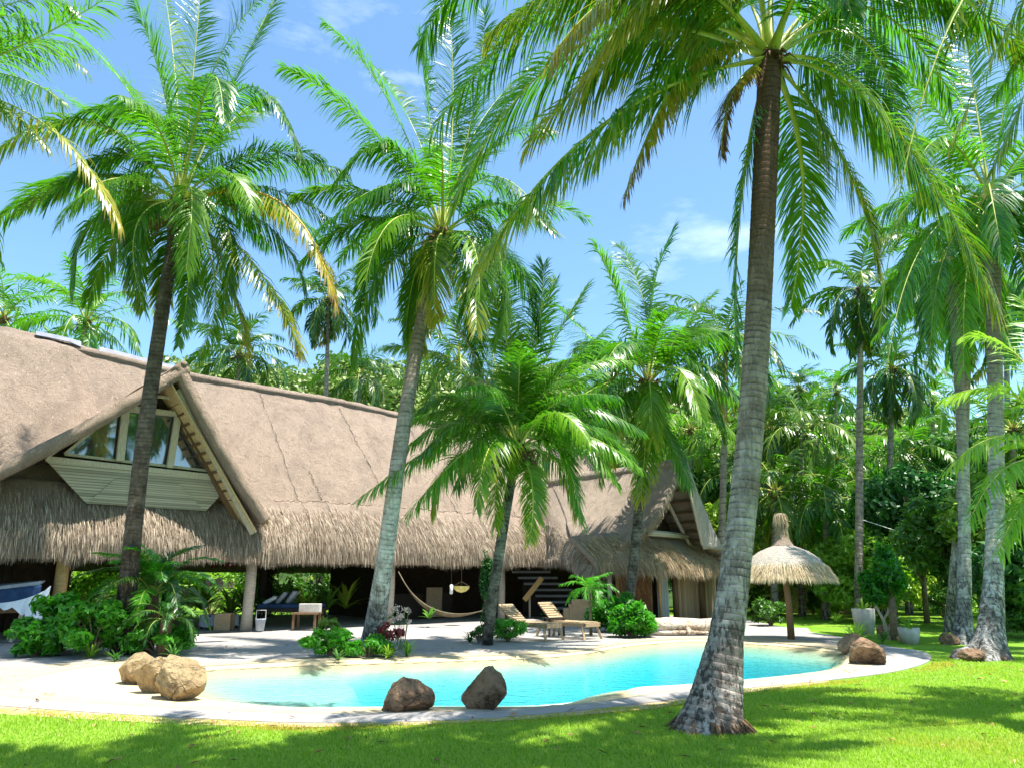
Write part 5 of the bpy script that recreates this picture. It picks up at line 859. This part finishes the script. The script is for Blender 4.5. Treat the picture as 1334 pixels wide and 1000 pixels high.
for (x, D, n_, L, mt, lb, z0) in ((240, 27.5, 20, 1.1, 'leaf_bright', 'broad bright plant in the terrace right of the cycad', 0.4), (262, 29.5, 22, 1.5, 'leaf_bright', 'tall bright plant behind the covered table', 0.5), (318, 29.5, 20, 1.3, 'leaf', 'leafy plant behind the pale post', 0.4), (368, 30.5, 22, 1.5, 'leaf_bright', 'sunlit broad plant behind the far daybed', 0.6), (425, 29.0, 22, 1.3, 'leaf', 'arching green plant right of the far daybed', 0.5), (450, 31.0, 22, 1.5, 'leaf_bright', 'sunlit arching plant beside the pale curving trunk', 0.5), (500, 28.5, 16, 0.8, 'leaf', 'low plant at the post behind the pale curving trunk', 0.1), (720, 31.5, 14, 0.7, 'leaf', 'small plant at the foot of the staircase', 0.1)):
    b = P(x, 800, D); blade_plant((b[0], b[1], z0), n_, L, 0.14, lb, mt, 0.95, 0.55, seed=int(x)+5, group=GT, name='leafy_plant')
# fallen dry leaves and frond bits on lawn and deck
r = np.random.default_rng(321); n = 420; gy_ = 6.8+r.random(n)*13; gx_ = r.uniform(-1, 1, n)*gy_*0.7; p_ = np.stack([gx_, gy_], 1); onw = sdist(p_, sh) > -0.05; p_ = p_[~onw]; n = len(p_); az = r.uniform(0, 6.28, n); d_ = np.column_stack([np.cos(az), np.sin(az), r.normal(0, 0.15, n)]); sd_ = np.column_stack([-np.sin(az), np.cos(az), r.normal(0, 0.3, n)]); L_ = r.uniform(0.02, 0.075, n)[:, None]; W_ = L_*r.uniform(0.15, 0.4, n)[:, None]; P0 = np.column_stack([p_, np.full(n, 0.035)])
Vs = np.stack([P0-d_*L_, P0-sd_*W_+Z*0.01, P0+d_*L_, P0+sd_*W_+Z*0.01], 1).reshape(-1, 3); tag(npmesh('leaf_litter', Vs, np.arange(n*4).reshape(n, 4), 'straw_rust', None, False, {'age': np.ones(n*4)}), 'brown fallen leaf bits scattered on lawn and deck', 'litter', None, 'stuff')
# cycad: arching feathered leaves from one heart
cb = G(190, 850); cr = empty('cycad', (cb[0], cb[1], 0.03), 0, 'large glossy dark-green cycad with arching feathered leaves before the terrace', 'cycad'); cc = np.array([cb[0], cb[1], 1.25])
for k, (p0, pm, p2, o) in enumerate(rand_fronds(cc, 26, 1.75, 77, 82, 0, sag=1.15)):
    ar = frond_arrays(p0, pm, p2, 60, 0.36, 0.35, 0.03, 2, 0.0, 0.014, rng, 0.0); npmesh('leaf', ar[0], ar[1], ['leaf_deep' if k % 3 else 'frond_dark', 'rachis'], cr, False, {'age': ar[2]*0}, ar[3], origin=(cb[0], cb[1], 0.03))
mb = MB(); mb.tube([(0, 0, -0.03), (0, 0, 0.7), (0, 0, 1.3)], [0.16, 0.18, 0.12], 12); mb.build('trunk', 'fibre', cr, True)
cb2 = G(212, 855); cr2 = empty('cycad', (cb2[0], cb2[1], 0.03), 0, 'smaller blue-green cycad low at the right of the large one', 'cycad'); 
for k, (p0, pm, p2, o) in enumerate(rand_fronds(np.array([cb2[0], cb2[1], 0.75]), 18, 1.05, 78, 60, -15, sag=1.2)):
    ar = frond_arrays(p0, pm, p2, 40, 0.2, 0.4, 0.02, 2, 0.0, 0.01, rng, 0.0); npmesh('leaf', ar[0], ar[1], ['leaf_dark', 'rachis'], cr2, False, {'age': ar[2]*0}, ar[3], origin=(cb2[0], cb2[1], 0.03))
mb = MB(); mb.tube([(0, 0, -0.03), (0, 0, 0.78)], [0.13, 0.12], 12); mb.build('trunk', 'fibre', cr2, True)
bp_ = G(770, 828); pr = empty('small_palm', (bp_[0], bp_[1], 0.03), 0, 'small feathery palm rising from the tall bush by the peach wall', 'palm'); 
for k, (p0, pm, p2, o) in enumerate(rand_fronds(np.array([bp_[0], bp_[1], 1.25]), 12, 0.95, 79, 70, -10)):
    ar = frond_arrays(p0, pm, p2, 26, 0.3, 0.6, 0.03, 2, 0.0, 0.01, rng, 0.0); npmesh('leaf', ar[0], ar[1], ['leaf_deep', 'rachis'], pr, False, {'age': ar[2]*0}, ar[3], origin=(bp_[0], bp_[1], 0.03))
mb = MB(); mb.tube([(0, 0, -0.03), (0, 0, 1.25)], [0.05, 0.04], 8); mb.build('stem', 'branch', pr, True)
# dark climber beside the short palm
gb(634, 834, 0.22, 2.3, 'dark purple-leaved climber standing against the short palm', 'leaf_dark', 45, 1500, 0.07, grp=GF)
# ---------------- rocks
GR = 'boulders around the pool'
def rk(xc, yb, wpx, hpx, lb, mat, seed, dep=0.8, rz=0.0):
    wpx *= 0.93; hpx *= 0.93; g = G(xc, yb); D = g[1]+wpx/FPX*g[1]*dep*0.5; k = D/1000.0; return rock((P(xc, yb, D)[0], D, 0.0), (wpx*k, wpx*k*dep, hpx*k*1.12), lb, mat, seed, rz, GR)
rk(182, 893, 58, 36, 'tan boulder at the back of the left pool-edge pair', 'rock_tan', 3); rk(205, 905, 60, 42, 'flat-topped tan boulder between its two neighbours at the left pool edge', 'rock_tan', 4, 0.9)
rk(229, 914, 78, 50, 'largest tan boulder, nearest at the left pool edge', 'rock_tan', 8, 0.85)
rk(527, 929, 72, 39, 'low wide brown boulder on the pool rim', 'rock_brown', 14, 0.8); rk(632, 928, 62, 50, 'tall jagged brown boulder on the pool rim', 'rock_brown', 23, 0.8)
rk(1127, 867, 50, 32, 'brown boulder at the right tip of the pool', 'rock_brown', 31, 0.9); rk(1112, 852, 36, 24, 'dark brown boulder tucked behind the right one', 'rock_brown', 32, 0.9)
rk(1165, 832, 40, 17, 'brown rock behind the white planters', 'rock_brown', 33); rk(1178, 836, 24, 9, 'small tan stone left of the lower white planter', 'rock_tan', 34); rk(932, 955, 22, 15, 'small grey stone at the foot of the big leaning palm', 'rock_grey', 35); rk(1268, 862, 34, 15, 'dark mossy rock against the splayed white palm foot', 'rock_brown', 36)
rk(1240, 840, 28, 14, 'dark root-like rock at the foot of the slimmer white palm', 'rock_brown', 37)
# ---------------- straw umbrella
ub = G(1031, 833); um = empty('straw_umbrella', (ub[0], ub[1], 0.04), 0, 'thatched beach umbrella with a tall straw finial on a dark pole', 'umbrella'); D_ = ub[1]; k_ = D_/1000
def zz_(y): return P(1031, y, D_)[2]-0.04
mb = MB(); mb.tube([(0, 0, -0.04), (0.02, 0, 1.0), (-0.04, 0, zz_(735))], [0.10, 0.09, 0.08], 12); mb.build('pole', 'beam', um, True)
Rr = 54*k_*1.04; zt, ze = zz_(712), zz_(750); pf = [(0.14, zt+0.10), (Rr*0.25, zt+0.03), (Rr*0.55, zt-0.12), (Rr*0.8, zt-0.33), (Rr*0.96, ze+0.08), (Rr, ze), (Rr*0.9, ze-0.02), (Rr*0.5, zt-0.38), (0.1, zt-0.12)]
mb = MB(); mb.lathe((0, 0, 0), pf, 40); mb.build('canopy', 'thatch_pale', um, True)
r = np.random.default_rng(91); n = 5200; a = r.uniform(0, 2*pi, n); rad = Rr*(0.84+0.16*r.random(n)**0.6); zc = np.interp(rad, [0.14, Rr*.25, Rr*.55, Rr*.8, Rr*.96, Rr], [zt+.10, zt+.03, zt-.12, zt-.33, ze+.08, ze]); hd = np.column_stack([np.cos(a), np.sin(a), np.zeros(n)]); P0 = hd*rad[:, None]+Z*zc[:, None]+Z*0.01
Vs, Q = straws(P0, hd*0.75-Z*0.65, n, 0.30, 0.006, r, 0.9); npmesh('fringe', Vs, Q, 'straw_pale', um)
mb = MB(); zf = zz_(668); mb.lathe((0, 0, 0), [(0.5*Rr*0.5, zt+0.04), (0.19, zt+0.20), (0.11, zt+0.45), (0.09, zt+0.5)], 20); mb.build('collar', 'thatch', um, True)
mb = MB(); mb.lathe((0, 0, 0), [(0.08, zt+0.40), (0.11, zt+0.55), (0.09, zt+0.7), (0.14, zf-0.25), (0.15, zf-0.08), (0.05, zf)], 16); mb.build('finial', 'thatch_cottage', um, True)
n = 1500; a = r.uniform(0, 2*pi, n); zc = r.uniform(zt+0.1, zf, n); hd = np.column_stack([np.cos(a), np.sin(a), np.zeros(n)]); Vs, Q = straws(hd*(0.09+0.10*np.clip((zt+0.5-zc)/0.4, 0, 1)+0.05*np.clip((zc-zf+0.35)/0.2, 0, 1))[:, None]+Z*zc[:, None], hd*0.35-Z*0.8, n, 0.22, 0.006, r, 0.6); npmesh('finial_straw', Vs, Q, 'straw_gold', um)
# ---------------- loungers
def lounger(foot, head, lb, ang=40):
    foot, head = np.array(foot), np.array(head); d = head-foot; L = 2.0; az = atan2(d[1], d[0]); root = empty('sun_lounger', (foot[0], foot[1], 0.04), az, lb, 'sun lounger', 'wooden sun loungers on the deck')
    mb = MB(); mb.box((0.95, 0.30, 0.36), (1.95, 0.05, 0.10)); mb.box((0.95, -0.30, 0.36), (1.95, 0.05, 0.10)); mb.box((0.0, 0, 0.36), (0.05, 0.65, 0.11)); mb.box((1.90, 0, 0.36), (0.05, 0.55, 0.09)); mb.build('frame', 'teak', root, bevel=0.006)
    mb = MB(); 
    for k in range(15): mb.box((0.08+k*0.083, 0, 0.425), (0.062, 0.60, 0.022))
    mb.build('seat', 'teak', root, bevel=0.003)
    mb = MB(); ca, sa = cos(radians(ang)), sin(radians(ang)); Rm = Matrix.Rotation(-radians(ang), 3, 'Y')
    for k in range(8): q = 0.06+k*0.092; mb.box((1.30+q*ca, 0, 0.43+q*sa), (0.068, 0.58, 0.022), Rm)
    for sy in (-0.24, 0.24): mb.box((1.30+0.37*ca+0.02*sa, sy, 0.43+0.37*sa-0.03), (0.76, 0.04, 0.04), Rm)
    mb.build('backrest', 'teak', root, bevel=0.003)
    for lx, tilt in ((0.10, -0.12), (1.72, 0.12)):
        for sy in (-1, 1): mb = MB(); mb.bar((lx, 0.29*sy, 0.33), (lx+tilt, 0.36*sy, -0.03), 0.06, 0.06); mb.build('leg', 'teak', root)
    return root
lounger(G(722, 835), G(722, 835)+np.array([-1.35, 1.35, 0]), 'wooden slatted lounger nearer the short palm, its end legs bare on the deck', 38); lounger(G(772, 833), G(772, 833)+np.array([-1.35, 1.45, 0]), 'wooden slatted lounger farther right with its backrest raised in the sun', 42)
tb_ = P(722, 818, 22.5); tr_ = empty('side_table', (tb_[0], tb_[1], 0.04), 0.3, 'small dark side table between the two loungers', 'side table'); mb = MB()
for k in range(6): mb.box((-0.25+k*0.1, 0, 0.5), (0.085, 0.5, 0.03))
mb.build('table_top', 'dark_wood', tr_)
for sx in (-1, 1):
    for sy in (-1, 1): mb = MB(); mb.box((0.22*sx, 0.19*sy, 0.24), (0.05, 0.05, 0.48)); mb.build('leg', 'dark_wood', tr_)
# driftwood log
dl = G(885, 829); dr_ = empty('driftwood_log', (dl[0], dl[1]+0.5, 0.04), 0, 'sun-bleached driftwood log lying before the bamboo wall', 'log'); mb = MB(); rr2 = np.random.default_rng(4)
mb.tube([(-0.95, 0, 0.22), (-0.6, 0, 0.27), (-0.2, 0.05, 0.28), (0.3, 0, 0.22), (0.8, 0.05, 0.20), (1.2, 0, 0.24), (1.5, 0, 0.2)], [0.14, 0.22, 0.24, 0.21, 0.2, 0.22, 0.1], 20)
vv_ = np.array(mb.v); nd = fbm(vv_, 3.0, 6, 4); vv_ = vv_+np.column_stack([nd*0.03, nd*0.05, nd*0.05]); mb.v = [tuple(q) for q in vv_]; mb.build('log_body', 'driftwood', dr_, True)
mb = MB(); mb.tube([(-0.9, -0.1, 0.08), (-0.3, -0.22, 0.05), (0.4, -0.2, 0.07), (1.1, -0.16, 0.05)], [0.06, 0.07, 0.06, 0.03], 8); mb.tube([(0.3, 0, 0.2), (0.35, -0.25, 0.14), (0.3, -0.35, -0.02)], [0.1, 0.07, 0.05], 8); mb.build('branch', 'driftwood', dr_, True)
# ---------------- hammock, hanging bed, terrace furniture
hk = empty('hammock', P(570, 790, 28), 0, 'rope hammock slung across the dark middle bay', 'hammock'); ho_ = P(570, 790, 28); ha, hb = P(524, 753, 27.5), P(628, 795, 26.5); mb = MB(); mid = P(592, 806, 27)
N_ = 30; hp = []
for i in range(N_): 
    f = i/(N_-1); p = bez(ha, P(566, 795, 27.2), hb, N_)[i]; wd = 0.05*sin(pi*f)**0.8+0.01; hp += [p+np.array([0, -wd, 0.05*sin(pi*f)])-ho_, p+np.array([0, wd*0.2, -0.10*sin(pi*f)])-ho_, p+np.array([0, wd, 0.08*sin(pi*f)])-ho_]
mb.add(hp, [(3*i+j, 3*i+j+1, 3*i+4+j, 3*i+3+j) for i in range(N_-1) for j in range(2)]); mb.build('net', 'rope', hk, True)
mb = MB(); mb.tube([q-ho_+np.array([0, -0.02-0.05*sin(pi*i/29)**0.8, 0.05*sin(pi*i/29)]) for i, q in enumerate(bez(ha, P(566, 795, 27.2), hb, 30))], 0.02, 6); mb.build('edge_rope', 'rope', hk, True)
mb = MB(); mb.tube([ha-ho_, P(519, 744, 27.6)-ho_], 0.02, 6); mb.tube([hb-ho_, P(640, 780, 26.3)-ho_], 0.02, 6); mb.build('tie_rope', 'rope', hk)
lp = P(601, 766, 28.0); lo_ = empty('pendant_lamp', lp, 0, 'shallow straw-coloured lampshade hanging in the dark middle bay', 'lamp'); mb = MB(); mb.lathe((0, 0, 0), [(0.30, 0.08), (0.28, 0.0), (0.18, -0.09), (0.06, -0.13), (0.01, -0.14)], 20); mb.build('lamp_shade', 'lamp', lo_, True); mb = MB(); mb.tube([(0, 0, 0.08), (0, 0, 1.2)], 0.01, 5); mb.tube([(-0.3, 0, 0.08), (0, 0, 0.25), (0.3, 0, 0.08)], 0.008, 4); mb.build('cord', 'dark_wood', lo_)
lp = P(588, 767, 28.3); lo_ = empty('hanging_lantern', lp, 0, 'narrow white lantern left of the straw lampshade', 'lantern'); mb = MB(); mb.lathe((0, 0, 0), [(0.01, 0.18), (0.06, 0.15), (0.06, -0.15), (0.01, -0.18)], 12); mb.build('lamp_shade', 'cloth_white', lo_, True); mb = MB(); mb.tube([(0, 0, 0.18), (0, 0, 1.2)], 0.008, 4); mb.build('cord', 'dark_wood', lo_)
# hanging bed at the far left
hb0 = P(15, 800, 20.5); hbd = empty('daybed', (hb0[0], hb0[1], 0.05), 0, 'daybed at the left edge with navy cushions and wooden legs', 'daybed'); bo = np.array([hb0[0], hb0[1], 0.05])
def pb(x, y, D): return P(x, y, D)-bo
mb = MB(); mb.hexa([pb(-80, 802, 20.2), pb(52, 796, 20.2), pb(48, 790, 21.6), pb(-80, 796, 21.6), pb(-80, 792, 20.2), pb(52, 786, 20.2), pb(48, 781, 21.6), pb(-80, 786, 21.6)]); mb.build('frame', 'beam', hbd, bevel=0.01)
mb = MB(); mb.hexa([pb(-80, 791, 20.2), pb(50, 784, 20.2), pb(46, 779, 21.5), pb(-80, 785, 21.5), pb(-80, 777, 20.3), pb(55, 761, 20.3), pb(55, 757, 21.5), pb(-80, 772, 21.5)]); mb.build('mattress', 'cloth_navy', hbd, bevel=0.05)
mb = MB(); mb.hexa([pb(-60, 776, 20.4), pb(52, 762, 20.4), pb(58, 758, 21.3), pb(-60, 772, 21.3), pb(-60, 769, 20.4), pb(55, 756, 20.4), pb(60, 755, 21.3), pb(-60, 764, 21.3)]); mb.build('bolster', 'cloth_grey', hbd, bevel=0.04)
for (x, y0_, x1_, y1_) in ((30, 795, 13, 840), (-40, 797, -55, 840)): mb = MB(); a_ = pb(x, y0_, 20.3); b_ = pb(x1_, y1_, 20.3); b_[2] = 0; mb.tube([a_, b_], 0.05, 8); mb.build('leg', 'post', hbd)
n1_ = 18; mb = MB(); tl = [pb(-40+(106)*i/(n1_-1), 786-22*(i/(n1_-1))**3, 20.05-0.04*sin(i*1.3)) for i in range(n1_)]; bl_ = [pb(-40+(95)*i/(n1_-1), 792+18*max(0, (i/(n1_-1)-0.55))*2+3*sin(i*1.7), 19.95-0.08*sin(i*1.3)) for i in range(n1_)]
mb.add(tl+bl_, [(i, i+1, n1_+i+1, n1_+i) for i in range(n1_-1)]); th_ = empty('throw_blanket', (hb0[0], hb0[1], 0.05), 0, 'white fringed throw hanging over the end of the left daybed', 'blanket'); mb.build('cloth', 'cloth_white', th_, True)
mb = MB(); mb.hexa([pb(30, 812, 19.9), pb(55, 806, 19.9), pb(56, 806, 19.97), pb(31, 812, 19.97), pb(34, 788, 19.95), pb(66, 762, 19.95), pb(67, 762, 20.02), pb(35, 788, 20.02)]); mb.build('hanging_end', 'cloth_white', th_, bevel=0.02)
mb = MB()
for k in range(9): a_ = pb(30+k*3, 812-k*0.7, 19.93); mb.tube([a_, a_-Z*0.12], 0.008, 4)
mb.build('fringe', 'cloth_white', th_)
def table_at(x, yb, yt, D, wpx, lb, mt, name='terrace_table', dep=0.7):
    b = P(x, yb, D); b = np.array([b[0], b[1], 0.055]); h = P(x, yt, D)[2]-0.055; w_ = wpx*D/1000; rt = empty(name, b, 0, lb, 'table'); mb = MB(); mb.box((0, 0, h-0.03), (w_, dep, 0.06)); mb.build('table_top', mt, rt, bevel=0.01)
    for sx in (-1, 1):
        for sy in (-1, 1): mb = MB(); mb.box((sx*(w_/2-0.06), sy*(dep/2-0.06), (h-0.06)/2), (0.07, 0.07, h-0.06)); mb.build('leg', mt, rt)
    return rt, b, h, w_
rt, b, h, w_ = table_at(284, 824, 800, 25.6, 40, 'table in the terrace hidden under a pale cloth', 'dark_wood')
cl = empty('tablecloth', b+Z*h, 0, 'pale blue-grey cloth draped over the table left of the pale post', 'tablecloth'); mb = MB(); N2 = 40; pts = []
for lv, (gr, dz) in enumerate(((1.0, 0.012), (1.03, -0.02), (1.06, -0.35))):
    for k in range(N2):
        a = 2*pi*k/N2; q = max(abs(cos(a)), abs(sin(a))); fx = cos(a)/q*w_/2*gr; fy = sin(a)/q*0.35*gr; wv = 0.03*sin(k*2.2)*lv; pts.append((fx+cos(a)*wv, fy+sin(a)*wv, dz+(0.03*sin(k*1.1) if lv == 2 else 0)))
pts.append((0, 0, 0.014)); mb.add(pts, [(l*N2+k, l*N2+(k+1) % N2, (l+1)*N2+(k+1) % N2, (l+1)*N2+k) for l in range(2) for k in range(N2)]+[(k, (k+1) % N2, 3*N2) for k in range(N2)]); mb.build('cloth', 'cloth_grey', cl, True)
b = P(291, 826, 24.9); sr = empty('stool', (b[0], b[1], 0.055), 0, 'brown slatted wooden stool before the covered table', 'stool'); mb = MB(); mb.box((0, 0, 0.50), (0.5, 0.45, 0.05)); mb.build('seat', 'teak', sr, bevel=0.01)
for sy in (-0.2, 0.2):
    mb = MB()
    for k in range(6): mb.box((-0.21+k*0.084, sy, 0.24), (0.085, 0.03+0.008*(k % 2), 0.48))
    mb.build('side_panel', 'teak', sr)
b = P(338, 826, 24.6); br_ = empty('bucket', (b[0], b[1], 0.055), 0, 'grey bucket with a pale wire handle at the foot of the pale post', 'bucket'); mb = MB(); mb.lathe((0, 0, 0), [(0.001, 0.0), (0.12, 0.0), (0.16, 0.34), (0.165, 0.36), (0.15, 0.35), (0.11, 0.02), (0.001, 0.02)], 20); mb.build('body', 'cloth_grey', br_, True)
mb = MB(); mb.tube([(-0.15, 0, 0.34), (-0.15, 0, 0.62), (0.15, 0, 0.62), (0.15, 0, 0.34)], 0.012, 6); mb.build('handle', 'metal_pale', br_)
b = P(385, 826, 27.0); db = empty('daybed', (b[0]-0.2, b[1], 0.055), 0.1, 'dark wooden daybed with grey pillows under the thatch right of the pale post', 'daybed'); mb = MB(); mb.box((0, 0, 0.55), (2.3, 1.0, 0.12)); mb.build('frame', 'dark_wood', db, bevel=0.01); mb = MB(); mb.box((0, 0, 0.68), (2.2, 0.9, 0.16)); mb.build('mattress', 'cloth_navy', db, bevel=0.04)
for sx in (-1, 1):
    for sy in (-1, 1): mb = MB(); mb.box((sx*1.08, sy*0.42, 0.25), (0.09, 0.09, 0.5)); mb.build('leg', 'dark_wood', db)
mb = MB()
for k in range(22): mb.box((-1.1+k*0.105, -0.51, 0.44+0.02*(k % 2)), (0.03, 0.02, 0.08))
mb.build('fringe', 'rope', db)
for (dx, dz, rz, lb, mt) in ((-0.75, 0.86, 0.5, 'pale pillow lying at the left end of the far daybed', 'cloth_white'), (-0.35, 0.95, 0.9, 'grey pillow leaning in the middle of the far daybed', 'cloth_grey'), (-0.02, 0.97, 1.0, 'grey pillow leaning right of its twin on the far daybed', 'cloth_grey')):
    mb = MB(); Rm = Matrix.Rotation(-rz, 3, 'Y'); mb.box((0, 0, 0), (0.5, 0.55, 0.14), Rm); o = mb.build('pillow', mt, None, True, bevel=0.06); o.location = (b[0]-0.2+dx, b[1]+0.05, 0.055+dz); tag(o, lb, 'pillow', 'pillows on the far daybed')
rt, b2, h, w_ = table_at(398, 826, 797, 25.5, 32, 'slim-legged table before the far daybed', 'beam')
o = MB(); o.box((0, 0, 0.14), (0.70, 0.25, 0.28)); px_ = o.build('planter_box', 'pot', None, bevel=0.02); px_.location = (b2[0]+0.1, b2[1], 0.055+h); tag(px_, 'oblong white planter box on the slim-legged table', 'planter')
# ---------------- right garden: planters, dead branch, garden wall, shrub, cable
for (x, yb, wp, hp_, lb, sd_, L) in ((1128, 826, 28, 32, 'upper white planter with spiky leaves, behind the right boulder', 5, 0.5), (1186, 838, 26, 20, 'lower white planter with drooping leaves at the deck tip', 6, 0.45)):
    b = G(x, yb); k = b[1]/1000; rt = empty('planter', (b[0], b[1], 0), 0, lb, 'planter', 'white planters in the garden'); mb = MB(); R_ = wp*k/2; H_ = hp_*k
    mb.lathe((0, 0, 0), [(0.001, 0), (R_*0.72, 0), (R_*0.95, H_*0.6), (R_, H_), (R_*0.92, H_), (R_*0.85, H_*0.85), (0.001, H_*0.85)], 24); mb.build('pot', 'pot', rt, True); blade_plant((0, 0, 0), 26, L, 0.05, '', 'leaf_bright', 0.9, 0.6, seed=sd_, parent=rt, lift=H_*0.85, part='plant')
b = G(1186, 838); mb = MB(); rt = bpy.data.objects; 
db_ = G(1158, 832); dtr = empty('bare_tree', (db_[0], db_[1], 0), 0, 'bare pale forked branch standing between the white planters', 'dead tree'); mb = MB(); mb.tube([(0, 0, -0.05), (-0.08, 0, 0.5), (-0.28, 0, 0.95), (-0.42, 0, 1.25)], [0.06, 0.045, 0.03, 0.012], 7); mb.tube([(-0.10, 0, 0.5), (0.08, 0.02, 0.72), (0.12, 0, 1.0)], [0.04, 0.03, 0.012], 6); mb.tube([(-0.02, 0, 0.2), (0.2, 0, 0.5), (0.38, 0, 0.6)], [0.03, 0.02, 0.01], 6); mb.build('trunk', 'post', dtr, True)
for k, (xa, xb, ya) in enumerate(((1035, 1105, 790),)):
    a, b = P(xa-40, 800, 40), P(xb+30, 800, 37); gwl = empty('garden_wall', a*np.array([1, 1, 0]), 0, 'low ochre stone wall behind the garden shrubs', 'wall'); wall('wall_body', a*np.array([1, 1, 0]), b*np.array([1, 1, 0]), -0.1, 1.35, 0.4, 'wall_stone', False, gwl, a*np.array([1, 1, 0]))
cbl = empty('cable', P(1122, 676, 28.9), 0, 'thin pale cable strung from the slim trunk towards the dark tree', 'cable'); co_ = P(1122, 676, 28.9); mb = MB(); mb.tube(list(bez(co_-co_, P(1168, 691, 28.2)-co_, P(1214, 707, 27.5)-co_, 14)), 0.012, 5); mb.build('wire', 'metal_pale', cbl)
